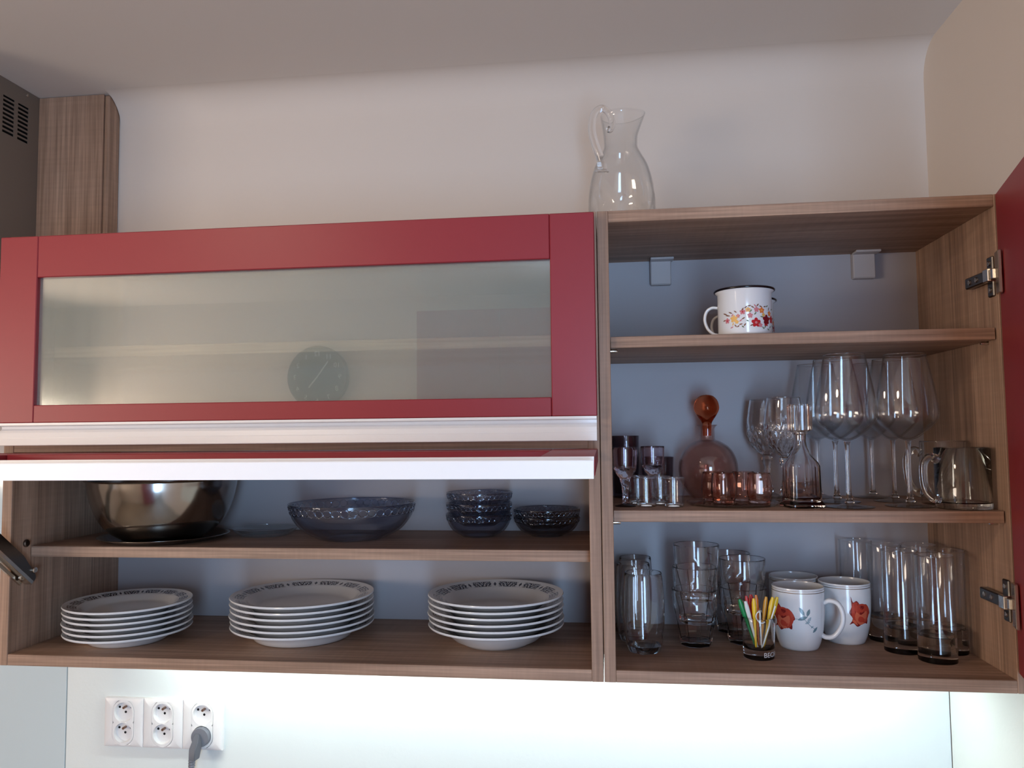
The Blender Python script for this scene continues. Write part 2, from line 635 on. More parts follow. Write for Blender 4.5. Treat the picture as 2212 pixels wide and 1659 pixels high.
def lift_door(name, label):
    """built hanging from (0,0,0) at its top back edge; front face at y=-0.0205"""
    d = empty(name, parent=left_cab)
    d['label'] = label
    x0, x1 = 0.0, 0.997
    yb, yf = -0.0005, -0.0205
    zt, zr, zb = 0.0, -0.0705, -0.3135
    zg = -0.2845
    st = 0.0685
    obj('stile', box(x0, x0 + st, yf, yb, zb, zt, 0.0012), 'red', d)
    obj('stile', box(x1 - st, x1, yf, yb, zb, zt, 0.0012), 'red', d)
    obj('rail', box(x0 + st + 0.0004, x1 - st - 0.0004, yf, yb, zr, zt, 0.0012), 'red', d)
    obj('rail', box(x0 + st + 0.0004, x1 - st - 0.0004, yf, yb, zb, zg, 0.0012), 'red', d)
    g = obj('glass_pane', box(x0 + st - 0.004, x1 - st + 0.004, -0.0125, -0.0085, zg - 0.004, zr + 0.004, 0), 'pane', d)
    g['label'] = 'satin glass pane'
    # white handle profile: thin top lip, shaded hollow, slanting grip face, flat end face
    poly = [(yb, zb - 0.0004), (yf - 0.0025, zb - 0.0004), (yf - 0.0025, zb - 0.0042), (yf + 0.004, zb - 0.0046),
            (yf + 0.0135, zb - 0.0060), (yf + 0.0140, zb - 0.0100), (yf + 0.0055, zb - 0.0165), (yf + 0.0030, zb - 0.0245),
            (yf + 0.0024, zb - 0.0249), (yf + 0.0024, zb - 0.0255), (yf - 0.0005, zb - 0.0368), (yf + 0.0005, zb - 0.0378), (yb, zb - 0.0378)]
    h = obj('handle_profile', prism_x(poly, x0 + 0.0015, x1 - 0.001), 'white_profile', d)
    h['label'] = 'white full-width handle profile'
    return d


d1 = lift_door('lift_door', 'upper door, closed, red frame with satin glass')
d1.location = (-0.0005, 0, 0.7140)
d2 = lift_door('lift_door', 'lower door, lifted open and seen edge-on')
d2.location = (-0.0005, -0.0048, 0.3300)
d2.rotation_euler = (R(-89.1), 0, 0)

# stay arm of the lower door on the left side panel
arm = empty('lift_arm', parent=left_cab)
arm['label'] = 'folding metal stay arm of the open door'
ax = 0.0215
p0, p1 = Vector((ax, 0.034, 0.144)), Vector((ax, -0.175, 0.318))
dirv = (p1 - p0).normalized()
ln = (p1 - p0).length
bm = bmesh.new()
# local frame: length along X, width along Z, thickness Y
outline = [(-0.012, 0.008)] + [(-0.012 - 0.008 * math.sin(PI * k / 10), 0.008 * math.cos(PI * k / 10)) for k in range(1, 10)] + [(-0.012, -0.008), (ln, -0.013), (ln, 0.015), (0.03, 0.017)]
va = [bm.verts.new((x, 0.0, z)) for x, z in outline]
vb = [bm.verts.new((x, 0.004, z)) for x, z in outline]
for i in range(len(outline)):
    j = (i + 1) % len(outline)
    bm.faces.new((va[i], va[j], vb[j], vb[i]))
bm.faces.new(va); bm.faces.new(vb)
arm_me = from_bm(bm)
rotm = Matrix(((0, -1, 0), (dirv.y, 0, -dirv.z), (dirv.z, 0, dirv.y))).to_4x4()
# columns: local x -> dirv, local y -> -X, local z -> normal in the YZ plane
rotm = Matrix(((0, 1, 0), (dirv.y, 0, dirv.z), (dirv.z, 0, -dirv.y))).to_4x4()
for nm, me, m_, off in (('arm_plate', arm_me, 'dark_metal', Vector((0, 0, 0))),):
    o = obj(nm, me, m_, arm)
    o.matrix_local = Matrix.Translation(p0 + off) @ rotm
flange = obj('arm_flange', box(-0.010, ln, -0.002, 0.012, -0.0150, -0.0080, 0.0006), 'chrome', arm)
flange.matrix_local = Matrix.Translation(p0) @ rotm
flange2 = obj('arm_link', box(0.0, ln - 0.02, -0.003, 0.001, -0.0225, -0.0165, 0.0006), 'chrome', arm)
flange2.matrix_local = Matrix.Translation(p0) @ rotm
def disc(r, d, seg=20):
    return lathe([(0, 0), (r, 0), (r, d * 0.7), (r * 0.8, d), (r * 0.35, d), (r * 0.3, d * 0.5), (0, d * 0.5)], seg)
for yy, zz in ((0.046, 0.1485), (0.034, 0.195), (0.016, 0.141)):
    o = obj('rivet', disc(0.0055, 0.0035), 'chrome', arm, (ax + 0.004, yy, zz), (0, R(90), 0), 40)
    if zz > 0.16: o.location.x = 0.0185
obj('arm_bracket', lathe([(0, 0), (0.0065, 0), (0.0065, 0.0025), (0.005, 0.004), (0, 0.004)], 24), 'dark_metal', arm, (0.0182, 0.034, 0.1955), (0, R(90), 0), 40)

# ---- right cabinet with side-hung door
right_cab = tag(empty('wall_cabinet', (0, 0, 0)),
                'wall cabinet with its red side-hung door open, holding glasses and mugs', 'cabinet')
part('side_panel', right_cab, box(0.0006, T, 0, DB, 0, H, 0.0007), 'wood_z')
part('side_panel', right_cab, box(0.582, 0.600, 0, DB, 0, H, 0.0007), 'wood_z')
part('bottom_panel', right_cab, box(T, 0.582, 0.0004, DB, 0, T, 0.0007), 'wood_x')
part('top_panel', right_cab, box(T, 0.582, 0.0004, DB, H - T, H, 0.0007), 'wood_x')
part('shelf', right_cab, box(T + 0.0006, 0.5800, 0.010, DB, 0.506, 0.5235, 0.0007), 'wood_x', 'upper shelf with the enamel mugs')
part('shelf', right_cab, box(T + 0.0006, 0.5800, 0.010, DB, 0.2380, 0.2555, 0.0007), 'wood_x', 'middle shelf with the wine glasses')
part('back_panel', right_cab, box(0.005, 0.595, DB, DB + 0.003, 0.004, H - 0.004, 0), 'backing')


def bracket(x0, x1):
    bm = bmesh.new()
    bm_box(bm, x0, x1, DB - 0.016, DB, 0.6535, 0.7015, 0.002)
    bm_box(bm, x0 - 0.0005, x1 + 0.0035, DB - 0.038, DB - 0.010, 0.6975, 0.7018, 0.001)
    return from_bm(bm)


part('hanging_bracket_cover', right_cab, bracket(0.098, 0.137), 'grey_plastic_light')
part('hanging_bracket_cover', right_cab, bracket(0.4665, 0.506), 'grey_plastic_light')


def shelf_pin(x, y, z, sgn):
    me = lathe([(0, 0), (0.0028, 0), (0.0028, 0.010), (0.0022, 0.0115), (0, 0.0115)], 14)
    part('shelf_pin', right_cab, me, 'chrome', None, 40, (x, y, z), (0, R(90 * sgn), 0))


for zz in (0.503, 0.235):
    shelf_pin(0.582, 0.036, zz, -1)
    shelf_pin(T, 0.030, zz, 1)


def door_angle():
    return R(76)


door = empty('cabinet_door', (0.5838, -0.0015, 0), right_cab)
door['label'] = 'red door swung open at the right edge'
door.rotation_euler = (0, 0, R(-14.5))
# local: door plane along -y, inner face at x=0, outer face at x=+0.02
obj('door_leaf', box(0.0, 0.0195, -0.596, 0.0, 0.028, 0.7195, 0.0012), 'red', door)


def hinge(z, tilt):
    h = empty('hinge', (0.582, 0, z), right_cab)
    # mounting plate on the side panel, arm, and the cup flange on the door
    bm = bmesh.new()
    bm_box(bm, -0.0035, 0, 0.006, 0.024, -0.030, 0.030, 0.0015)
    obj('mounting_plate', from_bm(bm), 'dark_metal', h)
    bm = bmesh.new()
    bm_box(bm, -0.013, -0.0035, 0.010, 0.074, -0.0085, 0.0085, 0.0015)
    obj('hinge_arm', from_bm(bm), 'dark_metal', h)
    bm = bmesh.new()
    bm_box(bm, -0.0150, -0.0010, -0.004, 0.0125, -0.0095, 0.0095, 0.001)
    bm_box(bm, -0.0125, -0.0010, -0.014, -0.0045, -0.0075, 0.0075, 0.001)
    obj('hinge_link', from_bm(bm), 'chrome', h)
    bm = bmesh.new()
    bm_box(bm, -0.0050, 0.0000, -0.034, -0.012, -0.031, 0.031, 0.001)
    o = obj('hinge_cup', from_bm(bm), 'chrome', h)
    o.rotation_euler = (0, 0, R(-14.5))
    for yy, zz in ((0.058, 0.0), (0.036, 0.0), (0.015, 0.020), (0.015, -0.020)):
        obj('screw', disc(0.0042, 0.002, 14), 'chrome', h, (-0.0128 if abs(zz) < 0.01 else -0.0034, yy, zz), (0, R(-90), 0), 40)
    return h


hinge(0.5995, 0)
hinge(0.1270, 0)

# ---- led strip below the cabinets
led = tag(empty('light_strip', (-0.14, 0.205, -0.0005)), 'slim white light strip fixed below the cabinets', 'lamp')
obj('strip_housing', box(-0.72, 0.68, -0.009, 0.009, -0.008, 0.0, 0.0008), 'white_profile', led)
obj('light_diffuser', box(-0.715, 0.675, -0.007, 0.007, -0.0105, -0.0082, 0), 'led', led)

# ---- wooden pillar panel beside the hood
pil = tag(empty('pillar_panel', (-1.163, 0, 0)), 'tall oak board fixed to the wall beside the cooker hood', 'panel')
part('front_board', pil, box(0.0, 0.146, 0.262, 0.278, 0.30, ZC - 0.001, 0.0006), 'wood_z')
part('side_board', pil, box(0.1465, 0.1575, 0.2635, YW - 0.0005, 0.30, ZC - 0.002, 0.003), 'wood_z')

# ---- cooker hood chimney: side wall with two and a half columns of vent slots
hood = tag(empty('hood_chimney', (-1.163, 0, 0)), 'dark metal cooker hood chimney with vent slots below the ceiling', 'hood')
bm = bmesh.new()
ys = [-0.02, 0.112, 0.124, 0.128, 0.159, 0.199, 0.232, YW - 0.001]   # borders
zt_, zb_ = 1.056, 0.976
rows = 9
pitch = (zt_ - zb_) / rows
cols = [(0.127, 0.156), (0.1645, 0.1945), (0.2040, 0.2330)]
bm_box(bm, -0.0015, 0, -0.02, YW - 0.0005, zt_, ZC - 0.0005)
bm_box(bm, -0.0015, 0, -0.02, YW - 0.0005, 0.45, zb_)
edges = [-0.02] + [v for c in cols for v in c] + [YW - 0.0005]
for a, b in zip(edges[0::2], edges[1::2]):
    bm_box(bm, -0.0015, 0, a, b, zb_, zt_)
for (a, b) in cols:
    for r_ in range(rows):
        z0 = zb_ + r_ * pitch
        bm_box(bm, -0.0015, 0, a, b, z0, z0 + pitch * 0.42)
    bm_box(bm, -0.0015, 0, a, b, zt_ - pitch * 0.1, zt_)
part('slotted_side', hood, from_bm(bm), 'chimney')
part('front_sheet', hood, box(-0.30, -0.0005, -0.0215, -0.0200, 0.45, ZC - 0.0005, 0), 'chimney')
part('dark_interior', hood, box(-0.29, -0.012, 0.0, YW - 0.001, 0.46, ZC - 0.001, 0), 'black')  # black box, its colour standing in for the shade behind the vent slots
obj('screw', disc(0.0032, 0.0015, 14), 'chrome', hood, (0.0, 0.228, 1.0805), (0, R(90), 0), 40)

# ================================================================== SOCKETS
def ring_faces(bm, inner, outer, mi=0):
    n = len(inner)
    for i in range(n):
        j = (i + 1) % n
        try:
            f = bm.faces.new((inner[i], inner[j], outer[j], outer[i]))
            f.material_index = mi
        except ValueError:
            pass


def make_socket():
    root = empty('double_socket')
    n = 96
    hw, hz = 0.0415, 0.0478
    sw, sz = 0.0222, 0.0222       # half width of the insert, half height of its straight part
    def stad(t, g=0.0):
        d = (math.cos(t), math.sin(t))
        w = sw + g
        # ray against straight sides or end circles
        if abs(d[0]) > 1e-9:
            k = w / abs(d[0])
            if abs(k * d[1]) <= sz: return (d[0] * k, d[1] * k)
        c = sz if d[1] > 0 else -sz
        bq = d[1] * c
        k = bq + math.sqrt(max(bq * bq - c * c + w * w, 0))
        return (d[0] * k, d[1] * k)
    def rect(t, w, h):
        d = (math.cos(t), math.sin(t))
        k = min(w / abs(d[0]) if abs(d[0]) > 1e-9 else 9, h / abs(d[1]) if abs(d[1]) > 1e-9 else 9)
        return (d[0] * k, d[1] * k)
    ts = [2 * PI * (i + 0.5) / n for i in range(n)]
    cor = math.atan2(hz, hw)
    ts = sorted(ts + [cor, PI - cor, PI + cor, 2 * PI - cor])
    bm = bmesh.new()
    def ring(fn, y): return [bm.verts.new((q[0], y, q[1])) for q in (fn(t) for t in ts)]
    a = ring(lambda t: stad(t, 0.0008), -0.0096)
    a2 = ring(lambda t: stad(t, 0.0008), -0.004)
    b = ring(lambda t: rect(t, hw - 0.005, hz - 0.005), -0.0100)
    c = ring(lambda t: rect(t, hw - 0.0008, hz - 0.0008), -0.0080)
    d = ring(lambda t: rect(t, hw, hz), -0.0065)
    e = ring(lambda t: rect(t, hw, hz), 0.0)
    for p_, q_ in ((a2, a), (a, b), (b, c), (c, d), (d, e)): ring_faces(bm, p_, q_)
    obj('frame', from_bm(bm), 'white_plastic', root, smooth=30)
    # insert: two wells in a stadium-shaped plate
    bm = bmesh.new()
    wr = 0.0193
    m_ = 48
    for sgn in (1, -1):
        cz = sgn * 0.0200
        inner, outer = [], []
        for i in range(m_):
            t = 2 * PI * i / m_
            d_ = (math.cos(t), math.sin(t))
            inner.append(bm.verts.new((wr * d_[0], -0.0104, cz + wr * d_[1])))
            # boundary: half stadium containing this well, cut at z = 0
            best = 9
            if abs(d_[0]) > 1e-9:
                k = sw / abs(d_[0]); zz = cz + k * d_[1]
                if abs(zz) <= sz and zz * sgn >= 0: best = min(best, k)
            if d_[1] * sgn < 0:
                k = -cz / d_[1]
                if abs(k * d_[0]) <= sw + 1e-9: best = min(best, k)
            oc = cz - sgn * sz
            bq = d_[1] * oc
            k = -bq + math.sqrt(max(bq * bq - oc * oc + sw * sw, 0))
            zz = cz + k * d_[1]
            if zz * sgn >= sz - 1e-6: best = min(best, k)
            if best > 1: best = sw
            outer.append(bm.verts.new((best * d_[0], -0.0104, cz + best * d_[1])))
        ring_faces(bm, inner, outer)
        # well
        prev = inner
        for rr, yy in ((wr * 0.985, -0.0085), (wr * 0.95, -0.0035), (wr * 0.88, -0.0024)):
            cur = [bm.verts.new((rr * math.cos(2 * PI * i / m_), yy, cz + rr * math.sin(2 * PI * i / m_))) for i in range(m_)]
            ring_faces(bm, prev, cur)
            prev = cur
        bm.faces.new(prev)
        # skirt of the insert
        ob = [bm.verts.new((v.co.x, -0.006, v.co.z)) for v in outer]
        ring_faces(bm, outer, ob)
    bmesh.ops.remove_doubles(bm, verts=bm.verts, dist=1e-6)
    ins = obj('insert', from_bm(bm), 'white_plastic', root, smooth=30)
    for sgn in (1, -1):
        cz = sgn * 0.0200
        for nm, x, z, r_ in (('contact_hole', 0.0005, -0.0015, 0.0024), ('contact_hole', 0.0125, 0.0080, 0.0024), ('contact_hole', -0.0125, 0.0080, 0.0024)):
            obj(nm, lathe([(0, 0), (r_, 0), (r_, 0.0004), (0, 0.0004)], 16), 'black', ins, (x, -0.0024, cz + z), (R(90), 0, 0))
        pin = tube([(0.0015, -0.0022, cz + 0.0095), (0.0015, -0.0125, cz + 0.0095)], 0.0024, 14)
        obj('earth_pin', pin, 'brass', ins, smooth=40)
    return root


sock = make_socket()
tag(sock, 'white double socket nearest the splashback seam', 'socket', 'double sockets under the cabinet')
for i, (x, lab) in enumerate(((-0.9605, None), (-0.8770, 'white double socket in the middle of the row of three'),
                              (-0.7935, 'white double socket with the grey plug in its lower outlet'))):
    s = sock if i == 0 else copy_tree(sock)
    s.location = (x, 0.297, -0.1945)
    if lab: s['label'] = lab

plug = tag(empty('power_plug', (-0.7935, 0.2885, -0.2150)), 'grey angled power plug with cable in the rightmost socket', 'plug')
part('plug_face', plug, lathe([(0, 0), (0.0185, 0), (0.0185, 0.009), (0.0175, 0.0105), (0, 0.0105)], 40), 'plug_grey', smooth=40, rot=(R(90), 0, 0))
bm = bmesh.new()
vsb = []
for (w, z, y0_, y1_) in ((0.0050, 0.008, -0.010, -0.0125), (0.0085, -0.004, -0.010, -0.021), (0.0095, -0.015, -0.010, -0.031), (0.0085, -0.036, -0.017, -0.033)):
    vsb.append([bm.verts.new((-0.004 + sx * w, y_, z)) for sx, y_ in ((-1, y0_), (-0.7, y1_), (0.7, y1_), (1, y0_))])
for a, b in zip(vsb, vsb[1:]):
    for k in range(4): bm.faces.new((a[k], a[(k + 1) % 4], b[(k + 1) % 4], b[k]))
bm.faces.new(vsb[0]); bm.faces.new(vsb[-1])
bmesh.ops.bevel(bm, geom=list(bm.edges), offset=0.0012, segments=2, affect='EDGES')
part('plug_grip', plug, from_bm(bm), 'plug_dark', smooth=40)
sr = []
for k in range(25):
    t = k / 24
    sr.append((-0.006 - 0.002 * t, -0.026, -0.034 - 0.030 * t))
part('strain_relief', plug, tube(sr, [0.0062 - 0.0016 * k / 24 + (0.0008 if (k // 2) % 2 else 0) for k in range(25)], 14), 'plug_grey', smooth=60)
part('cable', plug, tube(spline([(-0.008, -0.026, -0.062), (-0.0085, -0.027, -0.10), (-0.006, -0.025, -0.17), (0.0, -0.02, -0.26), (0.004, -0.016, -0.36)], 6), 0.0036, 12), 'plug_grey', smooth=60)

# ================================================================== PLATES
def plate_mesh(R_, rb, h, well, rim_in):
    """foot ring rb, well radius, rim from rim_in out to R_ at height h"""
    t = 0.0032
    low = 0.0028
    prof = [(0, low), (rb * 0.90, low), (rb * 0.94, 0.0), (rb, 0.0), (rb * 1.05, 0.0022)]
    prof += [(well + (rim_in - well) * 0.3, low + 0.3 * (h - low) * 0.62), (rim_in, h * 0.72 - 0.0015)]
    prof += [(R_ - 0.006, h - 0.0035), (R_ - 0.0012, h - 0.0030), (R_, h - 0.0010), (R_ - 0.0008, h + 0.0006), (R_ - 0.003, h)]
    prof += [(rim_in + 0.002, h * 0.72 + t * 0.55), (rim_in - 0.004, h * 0.66 + t * 0.5), (well + (rim_in - well) * 0.3, low + t + 0.3 * (h - low) * 0.45), (well * 0.97, low + t), (0, low + t)]
    return lathe(prof, 88)


def ordinal(i, n):
    if i == n - 1: return 'topmost'
    if i == 0: return 'lowest'
    return {1: 'second from top', 2: 'third from top', 3: 'fourth from top', 4: 'second from bottom'}[n - 1 - i]


def plate_stack(name, word, x, y, z0, R_, rb, h, well, rim_in, pitch, group, reps):
    m = plate_mat(name + '_porcelain', rim_in + 0.002, rim_in + (R_ - rim_in) * 0.66, reps)
    me = plate_mesh(R_, rb, h, well, rim_in)
    first = obj(name, me, m, smooth=50)
    random.seed(5)
    for i in range(6):
        o = first if i == 0 else first.copy()
        if i: COL.objects.link(o)
        o.location = (x + random.uniform(-.0012, .0012), y + random.uniform(-.0012, .0012), z0 + i * pitch)
        o.rotation_euler = (0, 0, random.uniform(-0.03, 0.03))
        tag(o, word % ordinal(i, 6), 'plate', group)


plate_stack('side_plate', 'small white plate with dark frieze, %s in left stack', -0.838, 0.1095, T, 0.1050, 0.0620, 0.0215, 0.065, 0.080, 0.0094,
            'small plates in the left stack', 15)
plate_stack('dinner_plate', 'large flat white plate with dark frieze, %s in middle stack', -0.5347, 0.1560, T, 0.1250, 0.0800, 0.0265, 0.083, 0.099, 0.0100,
            'dinner plates in the middle stack', 13)
plate_stack('soup_plate', 'deep white soup plate with dark frieze, %s in right stack', -0.1845, 0.1450, T, 0.1165, 0.0565, 0.0345, 0.066, 0.090, 0.0100,
            'soup plates in the right stack', 13)

# ================================================================== BOWLS ON THE LEFT SHELF
ZL = 0.189
# steel tray with a steel bowl on it
tr = obj('steel_plate', lathe([(0, 0), (0.082, 0), (0.092, 0.0012), (0.104, 0.0072), (0.1105, 0.0085), (0.1115, 0.0092), (0.1105, 0.0100), (0.103, 0.0086), (0.090, 0.0026), (0.080, 0.0014), (0, 0.0014)], 88),
         'steel_dark', loc=(-0.792, 0.142, ZL), smooth=50)
tag(tr, 'shallow steel plate lying under the large steel bowl', 'plate')
bowl_prof = smooth_prof([(0.030, 0.0), (0.062, 0.0005), (0.078, 0.0075), (0.092, 0.018), (0.108, 0.038), (0.119, 0.064), (0.1255, 0.090), (0.1275, 0.1060)], 5)
inner = [(r - 0.0016, z + 0.0012) for r, z in reversed(bowl_prof)]
prof = [(0, 0)] + bowl_prof + [(0.1305, 0.1068), (0.1315, 0.1080), (0.1305, 0.1090), (0.1280, 0.1088)] + [q for q in inner if q[0] > 0] + [(0, 0.0013)]
sb = obj('steel_bowl', lathe(prof, 96), 'steel', loc=(-0.798, 0.1455, ZL + 0.0016), smooth=60)
tag(sb, 'large polished steel mixing bowl below the lifted red door', 'bowl')

gs = obj('glass_saucer', lathe([(0, 0.002), (0.036, 0.002), (0.040, 0.0005), (0.046, 0.0), (0.0565, 0.009), (0.0585, 0.0115), (0.0585, 0.0135), (0.0560, 0.0135), (0.047, 0.0060), (0.041, 0.0052), (0.037, 0.0050), (0, 0.0050)], 80),
         'g_foot', loc=(-0.634, 0.2150, ZL), smooth=50)
tag(gs, 'flat clear glass saucer lying right of the steel bowl', 'saucer')


def pressed_bowl(name, R_, rb, h, band, nring, m):
    """pressed glass bowl: plain body, band of overlapping rings under a beaded rim"""
    root = empty(name)
    body = smooth_prof([(rb * 0.97, 0.0), (rb * 1.12, 0.003), (rb + (R_ - rb) * 0.55, h * 0.26), (rb + (R_ - rb) * 0.86, h * 0.58), (R_ * 0.985, h * 0.86), (R_, h)], 5)
    t = 0.0028
    inner = [(max(r - t, 0), z + t * 0.8) for r, z in reversed(body) if z < h - 0.002]
    prof = [(0, 0.0012), (rb * 0.9, 0.0012)] + body + [(R_ - 0.0004, h + 0.0012), (R_ - 0.0022, h + 0.0012)] + inner + [(0, t)]
    obj('bowl_body', lathe(prof, 80), m, root, smooth=50)
    # ring band in relief
    bm = bmesh.new()
    def rad(z):
        for (r0, z0), (r1, z1) in zip(body, body[1:]):
            if z0 <= z <= z1: return r0 + (r1 - r0) * (z - z0) / (z1 - z0 + 1e-9)
        return R_
    zc = h - band * 0.62
    rr = band * 0.42
    for i in range(nring):
        t0 = 2 * PI * i / nring
        loop = []
        for k in range(14):
            a = 2 * PI * k / 14
            z = zc + rr * math.sin(a)
            Rq = rad(z) + 0.0002
            th = t0 + rr * 1.15 * math.cos(a) / Rq
            loop.append(Vector((Rq * math.cos(th), Rq * math.sin(th), z)))
        q = len(loop)
        rings = []
        for k in range(q):
            d = (loop[(k + 1) % q] - loop[k - 1]).normalized()
            nrm = Vector((loop[k].x, loop[k].y, 0)).normalized()
            s = d.cross(nrm)
            w = band * 0.075
            rings.append([bm.verts.new(loop[k] + (s * math.cos(2 * PI * j / 5) + nrm * math.sin(2 * PI * j / 5)) * w) for j in range(5)])
        for k in range(q):
            A, B = rings[k], rings[(k + 1) % q]
            for j in range(5): bm.faces.new((A[j], A[(j + 1) % 5], B[(j + 1) % 5], B[j]))
    obj('ring_band', from_bm(bm), 'g_band', root, smooth=70)
    # beaded rim and lower bead line
    bm = bmesh.new()
    nb = nring * 2
    for zz, w in ((h + 0.0006, band * 0.10), (h - band * 1.12, band * 0.05)):
        Rq = rad(min(zz, h))
        pts = [(Rq * math.cos(2 * PI * k / 72), Rq * math.sin(2 * PI * k / 72), zz) for k in range(73)]
        bm_tube(bm, pts, w, 7)
    obj('rim_bead', from_bm(bm), m, root, smooth=70)
    return root


b = pressed_bowl('pressed_glass_bowl', 0.1130, 0.0570, 0.0630, 0.0150, 46, 'g_blue')
b.location = (-0.4500, 0.1740, ZL)
tag(b, 'large smoky blue pressed-glass salad bowl with a band of rings', 'bowl')
sm = pressed_bowl('dessert_bowl', 0.0600, 0.0310, 0.0400, 0.0095, 38, 'g_blue')
for i, nm in enumerate(('lowest', 'middle', 'topmost')):
    o = sm if i == 0 else copy_tree(sm)
    o.location = (-0.2245 + 0.0006 * i, 0.2150, ZL + i * 0.0195)
    o.rotation_euler = (0, 0, 0.4 * i)
    tag(o, 'small blue-grey pressed-glass bowl, %s of the stack of three' % nm, 'bowl', 'stack of three small glass bowls')
sm2 = pressed_bowl('dessert_bowl', 0.0605, 0.0300, 0.0350, 0.0085, 38, 'g_grey')
for i, nm in enumerate(('lower', 'upper')):
    o = sm2 if i == 0 else copy_tree(sm2)
    o.location = (-0.1010, 0.2270, ZL + i * 0.0130)
    o.rotation_euler = (0, 0, 0.3 * i)
    tag(o, 'small dark grey glass bowl, %s of the pair beside the middle panel' % nm, 'bowl', 'pair of dark small glass bowls')

# ================================================================== RIGHT CABINET, UPPER SHELF
def map_decal(bm2, Rz, phi0, off):
    """wrap a flat sheet (u = x, v = y) on a surface of revolution of radius Rz(v)"""
    for v in bm2.verts:
        u, w = v.co.x, v.co.y
        r = Rz(w) + off + v.co.z
        ph = phi0 + u / Rz(w)
        v.co = Vector((r * math.cos(ph), r * math.sin(ph), w))


def decal(polys, Rz, phi0, off=0.0003):
    """polys: (outline points, material index); later ones lie slightly proud of earlier ones"""
    bm = bmesh.new()
    for i, (pts, mi) in enumerate(polys):
        vs = [bm.verts.new((x, y, 0.00002 * (i % 12))) for x, y in pts]
        f = bm.faces.new(vs)
        f.material_index = mi
    bmesh.ops.triangulate(bm, faces=bm.faces)
    bmesh.ops.subdivide_edges(bm, edges=[e for e in bm.edges if e.calc_length() > 0.004], cuts=2, use_grid_fill=True)
    bmesh.ops.triangulate(bm, faces=bm.faces)
    map_decal(bm, Rz, phi0, off)
    me = bpy.data.meshes.new('decal')
    bm.normal_update()
    bm.to_mesh(me)
    bm.free()
    return me


def ell(cx, cy, a, b, ang, n=12):
    c, s = math.cos(ang), math.sin(ang)
    return [(cx + a * math.cos(t) * c - b * math.sin(t) * s, cy + a * math.cos(t) * s + b * math.sin(t) * c) for t in (2 * PI * k / n for k in range(n))]


def leaf(cx, cy, l, w, ang):
    c, s = math.cos(ang), math.sin(ang)
    pts = [(-l, 0), (-l * .45, w * .8), (0.1 * l, w), (l * .6, w * .6), (l, 0), (l * .6, -w * .6), (0.1 * l, -w), (-l * .45, -w * .8)]
    return [(cx + x * c - y * s, cy + x * s + y * c) for x, y in pts]


def flower(cx, cy, r, mi, mc, petals=5, a0=0.3):
    out = []
    for k in range(petals):
        a = a0 + 2 * PI * k / petals
        out.append((ell(cx + r * .55 * math.cos(a), cy + r * .55 * math.sin(a), r * .55, r * .42, a), mi))
    out.append((ell(cx, cy, r * .3, r * .3, 0, 8), mc))
    return out


for nm, c in (('print_red', (0.50, 0.02, 0.03)), ('print_deepred', (0.22, 0.008, 0.015)), ('print_orange', (0.75, 0.20, 0.05)), ('print_yellow', (0.80, 0.45, 0.12)),
              ('print_pink', (0.62, 0.22, 0.24)), ('print_brown', (0.23, 0.10, 0.06)), ('print_leaf', (0.16, 0.20, 0.11)), ('print_blueleaf', (0.16, 0.25, 0.28)),
              ('print_rose', (0.52, 0.055, 0.03)), ('print_roselight', (0.68, 0.14, 0.07)), ('print_rosedark', (0.24, 0.018, 0.015)), ('print_paleleaf', (0.36, 0.45, 0.50))):
    M[nm] = mat(nm, c, 0.2)


def enamel_mug(name):
    root = empty(name)
    r, h = 0.0415, 0.0740
    prof = [(0, 0.0012), (r - 0.004, 0.0), (r - 0.001, 0.0012), (r, 0.004), (r, h - 0.006), (r + 0.0035, h - 0.0025), (r + 0.0045, h - 0.0005), (r + 0.0032, h + 0.0008), (r + 0.0012, h - 0.001), (r - 0.001, h - 0.006), (r - 0.001, 0.006), (r - 0.006, 0.0024), (0, 0.0024)]
    obj('mug_body', lathe(prof, 72), 'white_enamel', root, smooth=50)
    ring = [((r + 0.0040) * math.cos(2 * PI * k / 72), (r + 0.0040) * math.sin(2 * PI * k / 72), h - 0.0005) for k in range(73)]
    rm = obj('rim', tube(ring, 0.0018, 10), 'black_enamel', root, smooth=70)
    rm['label'] = 'black enamelled rim'
    a = R(168)
    pts = []
    for rr, z in ((r - 0.001, 0.0490), (r + 0.009, 0.0500), (r + 0.0175, 0.0440), (r + 0.0205, 0.0310), (r + 0.0165, 0.0170), (r + 0.008, 0.0080), (r - 0.001, 0.0050)):
        pts.append((rr * math.cos(a), rr * math.sin(a), z))
    obj('handle', tube(spline(pts, 6), 0.0045, 12, flat=0.55, up_hint=(math.sin(a), -math.cos(a), 0)), 'white_enamel', root, smooth=70)
    return root, r


